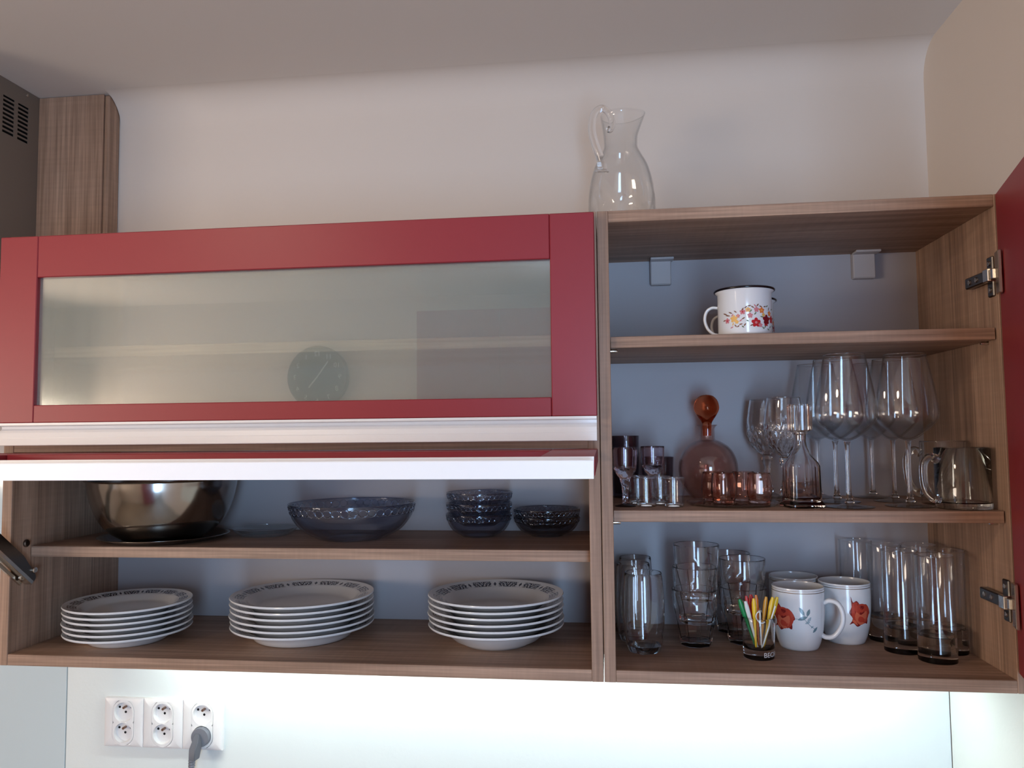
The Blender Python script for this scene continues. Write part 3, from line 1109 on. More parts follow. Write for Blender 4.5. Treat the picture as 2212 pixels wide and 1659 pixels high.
em, er = enamel_mug('enamel_mug')
em.location = (0.2315, 0.060, 0.5235)
tag(em, 'white enamel mug with black rim and orange flower print, in front', 'mug')
names = ['print_red', 'print_deepred', 'print_orange', 'print_yellow', 'print_pink', 'print_brown', 'print_leaf']
random.seed(11)
P = []
mm = 0.001
for (cx_, cy_, l, a, mi) in ((-32, 34, 5, -0.35, 5), (-27, 31, 5, -0.2, 5), (-34, 24, 3, 0.3, 5), (-22, 35, 4, -0.4, 5), (-19, 31, 3, 0.8, 4), (-14, 36, 3, -0.6, 5),
                           (-18, 17, 3, 1.2, 3), (-14, 14, 3, -0.9, 5), (-20, 12, 3, 0.4, 4), (-10, 13, 2.5, 0.6, 5), (-6, 16, 3, 0.2, 5), (-3, 12, 2.5, -0.7, 6), (0, 15, 3, 0.9, 5),
                           (-6, 22, 3, 0.7, 4), (-2, 25, 3, 0.5, 5), (4, 21, 2.5, -0.5, 6), (2, 42, 3, 0.6, 5), (-3, 39, 3, 1.0, 5), (7, 44, 3.2, 0.2, 5), (12, 42, 3, -0.5, 5), (16, 44, 3, -0.9, 4),
                           (9, 36, 3, 0.8, 6), (20, 45, 3, 0.8, 5), (25, 43, 3, -0.3, 5), (38, 44, 3, 0.6, 6), (42, 40, 3.5, 1.2, 5), (33, 43, 3, 0.2, 5), (16, 32, 3, 0.9, 6), (27, 27, 3.5, -0.2, 6),
                           (22, 17, 3, -0.4, 5), (33, 12, 4, 0.9, 6), (29, 10, 3, -0.8, 6), (45, 12, 3, 0.9, 6), (40, 8, 3, -0.4, 6), (10, 14, 3, 0.5, 5), (52, 40, 3, .4, 6), (55, 14, 3, -.4, 6)):
    P.append((leaf(cx_ * mm, cy_ * mm, l * mm, 1.0 * mm, a), mi))
for (cx_, cy_, r_, mi, mc) in ((-28, 23, 4.2, 4, 0), (-16.5, 25, 5.5, 3, 2), (-3, 35, 4.2, 4, 0), (8, 29, 4.0, 4, 3), (5, 38, 3.8, 3, 4), (18, 38, 4, 4, 5), (27, 37, 4.6, 2, 3), (-12, 20, 3, 3, 4),
                              (17, 18, 7.0, 0, 4), (36, 23, 7.2, 1, 0), (35, 17, 4.5, 0, 1), (24, 14, 3.4, 4, 3), (44, 33, 4.2, 2, 3), (50, 24, 6, 0, 4), (-10, 29, 3, 4, 3), (30, 30, 3, 3, 2)):
    P += flower(cx_ * mm, cy_ * mm, r_ * mm, mi, mc)
face_phi = math.atan2(-1.2652, 0.0101 - 0.2315)
pr = obj('flower_print', decal(P, lambda z: er, face_phi, 0.0003), names, em)
pr['label'] = 'band of small red and orange printed flowers'
em2 = copy_tree(em)
em2.location = (0.2560, 0.165, 0.5235)
em2.rotation_euler = (0, 0, R(10))
tag(em2, 'second enamel mug with black rim, mostly hidden behind the front one', 'mug')

# ================================================================== RIGHT CABINET, MIDDLE SHELF
ZM = 0.2555


def add_rim(parent, rad, z, w=0.0007, m='g_clear'):
    return obj('rim', tube([(rad * math.cos(2 * PI * k / 64), rad * math.sin(2 * PI * k / 64), z) for k in range(65)], w, 8), m, parent, smooth=80)


def add_base(parent, rb, rt, h, fn=None, seg=64, m='g_clear', name='thick_base'):
    """solid glass bottom of a cup, sitting just inside its wall"""
    prof = [(0, 0.0004), (rb - 0.0022, 0.0004), (rb - 0.0008, 0.0014), (rt - 0.0006, h - 0.0012), (rt - 0.0022, h - 0.0002), (rt * 0.55, h - 0.0012), (0, h - 0.0018)]
    return obj(name, lathe(prof, seg, fn), m, parent, smooth=50)


def thin_cup(body, t, base, seg=64, fn=None):
    """closed glass wall: body is the outer (r, z) profile from foot edge to rim; base is the glass thickness at the bottom"""
    rim = body[-1]
    inner = [(r - t, max(z, base)) for r, z in reversed(body[:-1]) if z > base * 0.9]
    prof = [(0, body[0][1])] + body + [(rim[0] - t * 0.25, rim[1] + t * 0.45), (rim[0] - t * 0.8, rim[1] + t * 0.4)] + inner
    lr = inner[-1][0]
    prof += [(lr * 0.85, base), (0, base)]
    return lathe(prof, seg, fn)


# ---- tall wine glasses
def make_wine():
    root = empty('wine_glass')
    body = smooth_prof([(0.0055, 0.1030), (0.016, 0.1080), (0.030, 0.1190), (0.0410, 0.1300), (0.0452, 0.1410), (0.0450, 0.1530), (0.0420, 0.1760), (0.0370, 0.2040), (0.0305, 0.2365)], 6)
    t = 0.0013
    inner = [(max(r - t, 0.0005), z + 0.0016) for r, z in reversed(body[:-1])]
    prof = [(0, 0.1020)] + body + [(0.0302, 0.2370), (0.0296, 0.2368)] + inner + [(0, 0.1052)]
    obj('bowl', lathe(prof, 72), 'g_thin', root, smooth=80)
    st = smooth_prof([(0.0052, 0.1019), (0.0036, 0.0930), (0.0031, 0.0700), (0.0034, 0.0350), (0.0044, 0.0150), (0.0072, 0.0072)], 4)
    obj('stem', lathe([(0, 0.1019)] + st + [(0, 0.0072)], 24), 'g_clear', root, smooth=80)
    ft = [(0, 0.0), (0.0355, 0.0), (0.0366, 0.0006), (0.0366, 0.0016), (0.030, 0.0024), (0.015, 0.0043), (0.0075, 0.0070), (0, 0.0070)]
    obj('foot', lathe(ft, 64), 'g_foot', root, smooth=60)
    return root


wg = make_wine()
add_rim(wg, 0.0299, 0.2370, 0.0007)
for i, (x, y, lab) in enumerate(((0.3815, 0.0640, 'front wine glass of the left column, behind the clear square bottle'),
                                 (0.3890, 0.1555, 'middle wine glass of the left column, on the middle shelf'),
                                 (0.3840, 0.2465, 'rearmost wine glass of the left column, on the middle shelf'),
                                 (0.4775, 0.0810, 'front wine glass of the right column, beside the clear glass mug'),
                                 (0.4850, 0.1680, 'middle wine glass of the right column, on the middle shelf'),
                                 (0.4765, 0.2490, 'rearmost wine glass of the right column, on the middle shelf'))):
    o = wg if i == 0 else copy_tree(wg)
    o.location = (x, y, ZM)
    if i in (4, 5): o.scale = (0.9, 0.9, 1.0)
    tag(o, 'tall clear ' + lab, 'wine glass', 'tall wine glasses on the middle shelf')


# ---- cut crystal goblets
def make_goblet():
    root = empty('crystal_goblet')
    def cut(t, r, z, i):
        if z < 0.078 or z > 0.134 or i > 44: return r
        k = 18
        w = min(1.0, (z - 0.078) / 0.006, (0.134 - z) / 0.014)
        a = abs(math.sin(k / 2 * t + (z - 0.078) * 130)) + abs(math.sin(k / 2 * t - (z - 0.078) * 130))
        return r * (1 - 0.060 * max(w, 0) * (a - 0.9))
    body = smooth_prof([(0.008, 0.0765), (0.019, 0.0840), (0.0285, 0.0980), (0.0335, 0.1160), (0.0335, 0.1340), (0.0305, 0.1580), (0.0275, 0.1760)], 7)
    t = 0.0016
    inner = [(max(r - t - 0.0012, 0.0005), z + 0.0028) for r, z in reversed(body[:-1])]
    prof = [(0, 0.0758)] + body + [(0.0270, 0.1766), (0.0262, 0.1762)] + inner + [(0, 0.0800)]
    obj('bowl', lathe(prof, 144, cut), 'g_crystal', root, smooth=25)
    st = [(0.0078, 0.0757), (0.0105, 0.0700), (0.0085, 0.0640), (0.0062, 0.0560), (0.0058, 0.0420), (0.0066, 0.0300), (0.0088, 0.0200), (0.0110, 0.0150), (0.0090, 0.0102)]
    def facet(t, r, z, i):
        a = (t % (PI / 4)) - PI / 8
        return r * math.cos(PI / 8) / math.cos(a)
    obj('stem', lathe([(0, 0.0757)] + st + [(0, 0.0102)], 32, facet), 'g_crystal', root, smooth=15)
    def foot_cut(t, r, z, i):
        return r * (1 - 0.03 * abs(math.sin(9 * t))) if r > 0.012 else r
    obj('foot', lathe([(0, 0), (0.0290, 0), (0.0305, 0.0010), (0.0300, 0.0022), (0.0200, 0.0050), (0.0100, 0.0100), (0, 0.0100)], 72, foot_cut), 'g_foot', root, smooth=25)
    return root


gb = make_goblet()
gb.location = (0.3110, 0.1720, ZM)
tag(gb, 'cut crystal goblet directly behind the clear square bottle', 'goblet', 'cut crystal goblets')
g2 = copy_tree(gb)
g2.location = (0.2960, 0.2480, ZM)
g2.rotation_euler = (0, 0, 0.2)
tag(g2, 'rear cut crystal goblet, left of and behind the other one', 'goblet', 'cut crystal goblets')

# ---- square clear bottle with square stopper
def squarish(n, flute=0.0, k=4):
    def fn(t, r, z, i):
        c, s = abs(math.cos(t)), abs(math.sin(t))
        q = 1 / (c ** n + s ** n) ** (1 / n)
        return r * q * (1 - flute * abs(math.sin(k * t)))
    return fn


bt = empty('square_bottle', (0.3120, 0.0690, ZM))
bt.rotation_euler = (0, 0, R(8))
bm = bmesh.new()
def bottle_fn(t, r, z, i):
    w = 1.0 if z < 0.060 else max(0.0, 1 - (z - 0.060) / 0.022)
    c, s = abs(math.cos(t)), abs(math.sin(t))
    q = 1 / (c ** 7 + s ** 7) ** (1 / 7)
    fl = 1 - 0.030 * abs(math.sin(6 * t)) if (0.012 < z < 0.0655 and i < 12) else 1
    return r * (q * w + (1 - w)) * fl
bprof = [(0, 0), (0.0270, 0.0), (0.0284, 0.0012), (0.0284, 0.0055), (0.0262, 0.0085), (0.0252, 0.0125), (0.0252, 0.0640), (0.0235, 0.0700), (0.0165, 0.0800), (0.0105, 0.0930), (0.0090, 0.1020), (0.0092, 0.1130), (0.0112, 0.1150), (0.0112, 0.1165), (0.0075, 0.1165),
         (0.0068, 0.1020), (0.0085, 0.0935), (0.0140, 0.0810), (0.0205, 0.0690), (0.0215, 0.0620), (0.0215, 0.0160), (0.019, 0.0130), (0, 0.0130)]
bm_lathe(bm, bprof, 96, bottle_fn)
obj('bottle_body', from_bm(bm), 'g_clear', bt, smooth=30)
sp_ = [(0, 0.1040), (0.0060, 0.1040), (0.0070, 0.1168), (0.0110, 0.1180), (0.0158, 0.1200), (0.0162, 0.1225), (0.0162, 0.1585), (0.0150, 0.1605), (0, 0.1608)]
def stop_fn(t, r, z, i):
    if z < 0.1175: return r
    c, s = abs(math.cos(t)), abs(math.sin(t))
    return r / (c ** 6 + s ** 6) ** (1 / 6) * (1 - 0.07 * abs(math.sin(4 * t)))
obj('stopper', lathe(sp_, 96, stop_fn), 'g_crystal', bt, smooth=25)
tag(bt, 'clear square glass bottle with a fluted block stopper', 'bottle')

# ---- pink round decanter
dc = empty('round_decanter', (0.1890, 0.2260, ZM))
body = smooth_prof([(0.0250, 0.0), (0.0300, 0.0040), (0.0420, 0.0180), (0.0500, 0.0360), (0.0520, 0.0530), (0.0490, 0.0720), (0.0390, 0.0900), (0.0240, 0.1010), (0.0140, 0.1050)], 6) + \
    [(0.0130, 0.1080), (0.0130, 0.1240), (0.0150, 0.1285), (0.0182, 0.1305)]
t = 0.0022
inner = [(max(r - t, 0.001), z + (0.001 if z < 0.05 else -0.0008)) for r, z in reversed(body[:-1])]
prof = [(0, 0.0015)] + body + [(0.0180, 0.1314), (0.0165, 0.1312)] + [q for q in inner if q[1] > 0.0045] + [(0.02, 0.0048), (0, 0.0048)]
obj('decanter_body', lathe(prof, 80), 'g_pink', dc, smooth=60)
st = smooth_prof([(0.0072, 0.1120), (0.0080, 0.1300), (0.0095, 0.1370), (0.0160, 0.1470), (0.0212, 0.1570), (0.0220, 0.1650), (0.0190, 0.1755), (0.0110, 0.1835), (0.0, 0.1858)], 6)
s_ = obj('stopper', lathe([(0, 0.1120)] + st, 56), 'g_amber', dc, smooth=80)
s_['label'] = 'amber ball stopper'
tag(dc, 'round pink glass decanter with an amber ball stopper', 'decanter')

# ---- pink barrel tumblers on a glass tray
ty = obj('glass_tray', lathe([(0, 0), (0.0600, 0), (0.0690, 0.0010), (0.0722, 0.0042), (0.0724, 0.0060), (0.0705, 0.0060), (0.0675, 0.0032), (0.058, 0.0028), (0, 0.0028)], 96,
                                lambda t, r, z, i: r * (1 + 0.012 * math.cos(24 * t)) if r > 0.065 else r), 'g_foot', loc=(0.2105, 0.1040, ZM), smooth=40)
tag(ty, 'round clear glass tray under the pink tumblers', 'tray')
body = smooth_prof([(0.0150, 0.0), (0.0172, 0.0020), (0.0198, 0.0120), (0.0206, 0.0240), (0.0198, 0.0380), (0.0180, 0.0480)], 5)
def barrel(t, r, z, i):
    return r * (1 - 0.035 * (0.5 + 0.5 * math.cos(8 * t)) * min(1, z / 0.006) * (1 if z < 0.044 else 0.3))
tm = obj('pink_tumbler', thin_cup(body, 0.0017, 0.0050, 80, barrel), 'g_pink2', smooth=50)
for i, (x, y, lab) in enumerate(((0.1975, 0.0780 + 0.026, 'front left of the four on the tray'), (0.1880, 0.1480, 'rear left of the four, near the decanter'),
                                 (0.2545, 0.1050, 'front right of the four on the tray'), (0.2370, 0.1490, 'rear right of the four on the tray'))):
    o = tm if i == 0 else tm.copy()
    if i: COL.objects.link(o)
    o.location = (x, y, ZM + 0.0029)
    o.rotation_euler = (0, 0, 0.35 * i)
    tag(o, 'small pink barrel tumbler, ' + lab, 'tumbler', 'pink tumblers on the glass tray')

# ---- liqueur glasses, shot glasses, smoked tumblers at the left
def make_liqueur():
    root = empty('liqueur_glass')
    body = smooth_prof([(0.0078, 0.0440), (0.0145, 0.0530), (0.0185, 0.0620), (0.0195, 0.0720), (0.0203, 0.0945)], 6)
    t = 0.0015
    inner = [(max(r - t - (0.004 if z < 0.060 else 0), 0.0006), max(z, 0.0600) + 0.002) for r, z in reversed(body[:-1]) if z > 0.052]
    prof = [(0, 0.0440)] + body + [(0.0200, 0.0951), (0.0192, 0.0950)] + inner + [(0, 0.0605)]
    def twist(t, r, z, i):
        if z > 0.060 or i > 20: return r
        return r * (1 + 0.03 * math.sin(9 * t + z * 500))
    obj('bowl', lathe(prof, 72, twist), 'g_smoke2', root, smooth=60)
    st = smooth_prof([(0.0077, 0.0439), (0.0058, 0.0330), (0.0046, 0.0220), (0.0042, 0.0110), (0.0052, 0.0052)], 7)
    def tw(t, r, z, i): return r * (1 + 0.10 * math.sin(5 * t + z * 420) + 0.05 * math.sin(9 * t - z * 700))
    obj('stem', lathe([(0, 0.0439)] + st + [(0, 0.0052)], 48, tw), 'g_smoke2', root, smooth=60)
    obj('foot', lathe([(0, 0), (0.0165, 0), (0.0172, 0.0008), (0.0165, 0.0016), (0.0080, 0.0032), (0.0050, 0.0051), (0, 0.0051)], 48), 'g_smoke2', root, smooth=60)
    return root


lq = make_liqueur()
lq.location = (0.0385, 0.0760, ZM)
tag(lq, 'stemmed liqueur glass with twisted stem, against the dividing panel', 'liqueur glass', 'violet liqueur glasses')
lq2 = copy_tree(lq)
lq2.location = (0.0885, 0.1710, ZM)
tag(lq2, 'stemmed liqueur glass standing behind the two front shot glasses', 'liqueur glass', 'violet liqueur glasses')

sk = obj('smoked_tumbler', thin_cup(smooth_prof([(0.0205, 0.0), (0.0225, 0.002), (0.0236, 0.05), (0.0248, 0.1125)], 5), 0.0018, 0.008), 'g_smoke', loc=(0.0445, 0.2500, ZM), smooth=60)
tag(sk, 'tall dark smoked tumbler behind the leftmost liqueur glass', 'tumbler')
sk2 = obj('smoked_tumbler', thin_cup(smooth_prof([(0.0240, 0.0), (0.0265, 0.002), (0.0280, 0.036), (0.0296, 0.0735)], 5), 0.0018, 0.008), 'g_smoke', loc=(0.1010, 0.2440, ZM), smooth=60)
tag(sk2, 'short dark smoked tumbler behind the second liqueur glass', 'tumbler')

sg = obj('shot_glass', thin_cup(smooth_prof([(0.0148, 0.0), (0.0158, 0.0012), (0.0162, 0.018), (0.0174, 0.0455)], 5), 0.0015, 0.0065), 'g_thin', smooth=60)
add_base(sg, 0.0150, 0.0158, 0.0068)
add_rim(sg, 0.0168, 0.0459, 0.0008)
for i, (x, y, lab) in enumerate(((0.0720, 0.0800, 'front left one beside the stemmed glass'), (0.1150, 0.0720, 'front right one near the pink decanter'),
                                 (0.0970, 0.1170, 'rear one between the two front ones'), (0.0600, 0.1270, 'rear one behind the front left one'))):
    o = sg if i == 0 else copy_tree(sg)
    o.location = (x, y, ZM)
    tag(o, 'small clear shot glass, ' + lab, 'shot glass', 'clear shot glasses on the middle shelf')


# ---- clear glass mugs at the right
def make_glass_mug(h, r, gm_='g_green'):
    root = empty('glass_mug')
    prof = [(0, 0), (r - 0.002, 0), (r - 0.0004, 0.0012), (r, 0.004), (r, h - 0.001), (r - 0.0008, h), (r - 0.0026, h), (r - 0.0034, h - 0.001), (r - 0.0036, 0.011), (r - 0.006, 0.0092), (0, 0.0090)]
    obj('mug_body', lathe(prof, 72), gm_, root, smooth=50)
    a = R(192)
    pts = []
    for rr, z in ((r + 0.0012, h * 0.80), (r + 0.012, h * 0.86), (r + 0.0225, h * 0.76), (r + 0.0240, h * 0.52), (r + 0.0205, h * 0.30), (r + 0.010, h * 0.17), (r + 0.0012, h * 0.16)):
        pts.append((rr * math.cos(a), rr * math.sin(a), z))
    n = spline(pts, 6)
    rad = [0.0058 if 3 < k < len(n) - 4 else 0.0070 for k in range(len(n))]
    obj('handle', tube(n, rad, 14, up_hint=(math.sin(a), -math.cos(a), 0)), 'g_green', root, smooth=70)
    return root


gm = make_glass_mug(0.0915, 0.0380)
gm.location = (0.5425, 0.0500, ZM)
tag(gm, 'clear glass mug with handle, at the front beside the open door', 'mug', 'clear glass mugs')
gm2 = make_glass_mug(0.1000, 0.0340, 'g_thin')
add_rim(gm2, 0.0325, 0.1000, 0.0010)
gm2.location = (0.5468, 0.1270, ZM)
gm2.rotation_euler = (0, 0, R(-57))
tag(gm2, 'taller clear glass mug standing behind the front glass mug', 'mug', 'clear glass mugs')

# ================================================================== RIGHT CABINET, BOTTOM SHELF
body = smooth_prof([(0.0235, 0.0), (0.0262, 0.0020), (0.0305, 0.0180), (0.0335, 0.0480), (0.0340, 0.0720), (0.0328, 0.1000), (0.0305, 0.1260)], 6)
bg_ = obj('beer_glass', thin_cup(body, 0.0018, 0.0100, 72), 'g_clear', smooth=60)
for i, (x, y, s_, lab) in enumerate(((0.0655, 0.1120, 1.0, 'front one of the three beside the dividing panel'), (0.0515, 0.1800, 0.98, 'middle one of the three, hard against the panel'),
                                     (0.0575, 0.2480, 0.98, 'rearmost one of the three'))):
    o = bg_ if i == 0 else copy_tree(bg_)
    o.location = (x, y, T)
    if s_ != 1.0: o.scale = (0.93, 0.93, 1.03)
    tag(o, 'tall barrel-shaped clear beer glass, ' + lab, 'glass', 'barrel beer glasses')

# faceted stacking tumblers
tbody = smooth_prof([(0.0240, 0.0), (0.0262, 0.0025), (0.0278, 0.0200), (0.0330, 0.0430), (0.0362, 0.0580), (0.0368, 0.0720), (0.0385, 0.0920)], 6)
def tfac(t, r, z, i):
    if z > 0.062: return r
    w = min(1.0, (0.062 - z) / 0.010)
    a = (t % (2 * PI / 9)) - PI / 9
    return r * (1 - w) + r * w * math.cos(PI / 9) / math.cos(a) * 1.02
tum_me = thin_cup(tbody, 0.0020, 0.0090, 108, tfac)
tf = obj('stacking_tumbler', tum_me, 'g_clear', smooth=30)
first = True
for (x, y, n, where, pitch) in ((0.1530, 0.1570, 3, 'the stack of three behind the barrel glasses', 0.0370), (0.2360, 0.1790, 2, 'the pair behind the stick glass', 0.0480), (0.2260, 0.2540, 2, 'the rear pair near the back panel', 0.0480)):
    for k in range(n):
        o = tf if first else copy_tree(tf)
        first = False
        o.location = (x + 0.002 * k * (1 if n == 3 else 0), y, T + k * pitch)
        o.rotation_euler = (0, 0, 0.35 * k)
        if y > 0.25: o.scale = (0.94, 0.94, 0.98)
        wd = ('lowest', 'middle', 'topmost')[k] if n == 3 else ('lower', 'upper')[k]
        tag(o, 'clear faceted tumbler, %s in %s' % (wd, where), 'tumbler', 'faceted stacking tumblers')

# shot glass with cocktail sticks
sx, sy = 0.2435, 0.0900
sg2 = empty('stick_glass', (sx, sy, T))
bodyp = [(0.0225, 0.0), (0.0236, 0.0012), (0.0238, 0.0110), (0.0266, 0.0630)]
obj('glass_body', thin_cup(smooth_prof(bodyp, 6), 0.0016, 0.0150, 72), 'g_clear', sg2, smooth=60)
tme = text_mesh('BECH', 0.0105, 0.00012)
bm = bmesh.new(); bm.from_mesh(tme)
bmesh.ops.subdivide_edges(bm, edges=[e for e in bm.edges if e.calc_length() > 0.002], cuts=3)
for v in bm.verts: v.co.y += 0.0085
phi_s = math.atan2(-1.2052 - sy, 0.0101 - sx)
map_decal(bm, lambda z: 0.0240, phi_s + R(48), 0.0003)
me = bpy.data.meshes.new('print'); bm.to_mesh(me); bm.free()
pr = obj('lettering', me, 'etch', sg2)
pr['label'] = 'pale etched capital letters BECH'
tag(sg2, 'thick-based shot glass full of coloured cocktail sticks, front of bottom shelf', 'shot glass')


def stick(name, color, a_bot, a_top, h, w, label, rtop=0.0195, rbot=0.0135, paddle=True):
    key = 'stick_' + name
    if key not in M: M[key] = mat(name + '_plastic', color, 0.3)
    pb = Vector((math.cos(a_bot) * rbot, math.sin(a_bot) * rbot, 0.0158))
    pt0 = Vector((math.cos(a_top) * rtop, math.sin(a_top) * rtop, 0.0630))
    d = (pt0 - pb).normalized()
    L_ = h
    pts = [pb + d * (L_ * q / 10) for q in range(11)]
    rad = [0.0009, 0.0011, 0.0012, 0.0013, 0.0014, 0.0016, 0.0020, 0.0024, 0.0026, 0.0025, 0.0014] if paddle else [0.0012] * 11
    rad = [r * w * 1.22 for r in rad]
    o = obj('cocktail_stick', tube([q - pb for q in pts], rad, 10, flat=1.0, up_hint=(0, 1, 0)), key, loc=(sx + pb.x, sy + pb.y, T + pb.z), smooth=60)
    # flatten front to back, keeping the lean
    for v in o.data.vertices:
        t_ = v.co.dot(d)
        c_ = d * t_
        v.co.y = c_.y + (v.co.y - c_.y) * 0.45
    tag(o, label, 'cocktail stick', 'cocktail sticks in the shot glass')
    return o


# angles: 180 = left, 270 = towards the viewer, 0 = right
stick('green', (0.01, 0.22, 0.06), R(215), R(200), 0.080, 1.35, 'green cocktail stick leaning furthest left', 0.0215, 0.006)
stick('white', (0.72, 0.74, 0.70), R(250), R(222), 0.077, 1.1, 'white cocktail stick just right of the green one', 0.0200, 0.009)
stick('red', (0.50, 0.012, 0.012), R(150), R(158), 0.079, 1.1, 'dark red cocktail stick right of the white one', 0.0125, 0.005)
stick('yellow', (0.80, 0.50, 0.01), R(240), R(238), 0.078, 1.2, 'yellow cocktail stick in the middle of the bunch', 0.0135, 0.012)
stick('orange', (0.70, 0.17, 0.01), R(80), R(85), 0.078, 1.1, 'orange cocktail stick at the back right', 0.0135, 0.010)
stick('red', (0.50, 0.012, 0.012), R(110), R(115), 0.079, 1.3, 'bright red cocktail stick at the back centre', 0.0130, 0.007)
stick('amber', (0.72, 0.32, 0.01), R(60), R(40), 0.077, 1.1, 'amber cocktail stick left of the two right yellow ones', 0.0150, 0.009)
stick('yellow', (0.80, 0.50, 0.01), R(330), R(350), 0.080, 1.25, 'yellow cocktail stick, second from the right', 0.0170, 0.008)
stick('yellow', (0.80, 0.50, 0.01), R(20), R(10), 0.081, 1.25, 'yellow cocktail stick leaning furthest right', 0.0225, 0.008)
stick('white', (0.72, 0.74, 0.70), R(285), R(330), 0.070, 0.85, 'thin white cocktail stick leaning right at the front', 0.0215, 0.011, False)
# sword-shaped white pick
sw_ = empty('sword_pick', (sx + 0.0020, sy - 0.0135, T + 0.0158))
mkey = M['stick_white']
obj('blade', tube([(0, 0, 0), (-0.001, -0.001, 0.028), (-0.0016, -0.0022, 0.058)], [0.0006, 0.0010, 0.0013], 8), mkey, sw_, smooth=60)
obj('guard', tube(spline([(0.0055, -0.002, 0.0415), (0.0, -0.0032, 0.0400), (-0.0050, -0.002, 0.0430), (-0.0078, -0.002, 0.0500), (-0.0060, -0.002, 0.0560), (-0.0015, -0.0022, 0.0590)], 5), 0.0010, 8), mkey, sw_, smooth=60)
obj('pommel', lathe([(0, 0), (0.0022, 0.0008), (0.0030, 0.0020), (0.0012, 0.0028), (0, 0.0028)], 14), mkey, sw_, (-0.0016, -0.0022, 0.0580), smooth=60)
tag(sw_, 'white sword-shaped cocktail pick at the front of the bunch', 'cocktail stick')


# ---- rose mugs
mug_r = [(0.0300, 0.0), (0.0345, 0.012), (0.0385, 0.030), (0.0410, 0.055), (0.0416, 0.080), (0.0414, 0.1000)]
def mug_R(z):
    for (r0, z0), (r1, z1) in zip(mug_r, mug_r[1:]):
        if z <= z1: return r0 + (r1 - r0) * (max(z, 0) - z0) / (z1 - z0)
    return mug_r[-1][0]


def rose_mug(phi_handle, phi_rose, leaves):
    root = empty('rose_mug')
    body = [(0.0280, 0.0), (0.0300, 0.0006)] + [(mug_R(z), z) for z in [0.004 + 0.0955 * k / 24 for k in range(25)]]
    t = 0.0026
    inner = [(r - t, max(z, 0.005)) for r, z in reversed(body[3:-1])]
    prof = [(0, 0.0015), (0.026, 0.0015)] + body + [(0.0412, 0.1004), (0.0404, 0.1008), (0.0394, 0.1002)] + inner + [(0, 0.005)]
    obj('mug_body', lathe(prof, 72), 'porcelain', root, smooth=50)
    a = phi_handle
    pts = []
    for rr, z in ((0.0405, 0.0760), (0.0500, 0.0800), (0.0620, 0.0765), (0.0690, 0.0620), (0.0675, 0.0430), (0.0560, 0.0250), (0.0430, 0.0205), (0.0330, 0.0250)):
        pts.append((rr * math.cos(a), rr * math.sin(a), z))
    obj('handle', tube(spline(pts, 6), 0.0052, 14, flat=0.75, up_hint=(math.sin(a), -math.cos(a), 0)), 'porcelain', root, smooth=70)
    g = bmesh.new()
    for zz, w in ((0.0940, 0.00050), (0.0975, 0.00025)):
        rr = mug_R(zz) + 0.0001
        bm_tube(g, [(rr * math.cos(2 * PI * k / 60), rr * math.sin(2 * PI * k / 60), zz) for k in range(61)], w, 6)
    gl = obj('gilt_line', from_bm(g), 'gold', root, smooth=70)
    gl['label'] = 'thin worn gilt lines at the rim'
    mm = 0.001
    P = []
    k_ = [1.22, 46, 12]
    def poly(pts, mi):
        if k_[0] != 1:
            q = pts + pts[:3]
            pts = [(p_.x, p_.y) for p_ in spline([(x, y, 0) for x, y in [pts[-1]] + q], 3)][3:-7]
        P.append(([(x * mm * k_[0], ((y - k_[1]) * k_[0] + k_[1] + k_[2]) * mm) for x, y in pts], mi))
    # a half-open rose seen from the side
    poly([(-16, 66), (-13, 58), (-8, 60), (-2, 54), (6, 55), (12, 50), (15, 42), (11, 38), (10, 28), (3, 30), (-6, 25), (-12, 30), (-17, 28), (-13, 36), (-18, 44), (-15, 52)], 2)
    poly([(-14, 56), (-8, 58), (-3, 50), (-6, 36), (-9, 30), (-14, 38), (-15, 46)], 0)
    poly([(0, 53), (7, 54), (13, 48), (13, 40), (8, 31), (2, 29), (5, 40)], 0)
    poly([(-9, 45), (-2, 41), (7, 46), (8, 38), (3, 29), (-4, 28), (-10, 36)], 1)
    poly([(-7, 54), (0, 56), (6, 53), (4, 47), (-1, 44), (-7, 48)], 0)
    poly([(-4, 53), (2, 53), (3, 50), (-1, 48), (-3, 50)], 2)
    poly([(-4, 39), (2, 37), (4, 32), (-2, 31), (-6, 34)], 0)
    poly([(-14, 35), (-9, 33), (-6, 27), (-12, 31)], 1)
    if leaves:
        for cx_, cy_, l, w, a_, mi in ((26, 52, 7, 2.6, 2.1, 3), (36, 50, 6, 2.4, 1.2, 3), (27, 41, 7.5, 2.6, 0.35, 3), (37, 39, 5.0, 2.0, 0.9, 4), (34, 34, 4.2, 1.6, 0.3, 4), (46, 22, 6, 2.0, 0.75, 3), (41, 27, 3, 1.2, 0.6, 4)):
            P.append((leaf((cx_ + 3) * mm, (cy_ + 14) * mm, l * mm * 1.1, w * mm * 1.1, a_), mi))
        k_[:] = [1, 0, 14]
        for (x0, y0, x1, y1) in ((15, 40, 33, 39), (30, 46, 33, 39), (33, 46, 33, 39), (33, 39, 40, 30), (40, 30, 50, 22), (40, 30, 44, 26)):
            dx, dy = x1 - x0, y1 - y0
            q = math.hypot(dx, dy)
            nx, ny = -dy / q * 0.32, dx / q * 0.32
            poly([(x0 + nx, y0 + ny), (x1 + nx, y1 + ny), (x1 - nx, y1 - ny), (x0 - nx, y0 - ny)], 3)
    pr = obj('rose_print', decal(P, mug_R, phi_rose, 0.0003), ['print_rose', 'print_roselight', 'print_rosedark', 'print_blueleaf', 'print_paleleaf'], root)
    pr['label'] = 'printed red rose'
    return root


def face(x, y): return math.atan2(-1.2052 - y, 0.0101 - x)


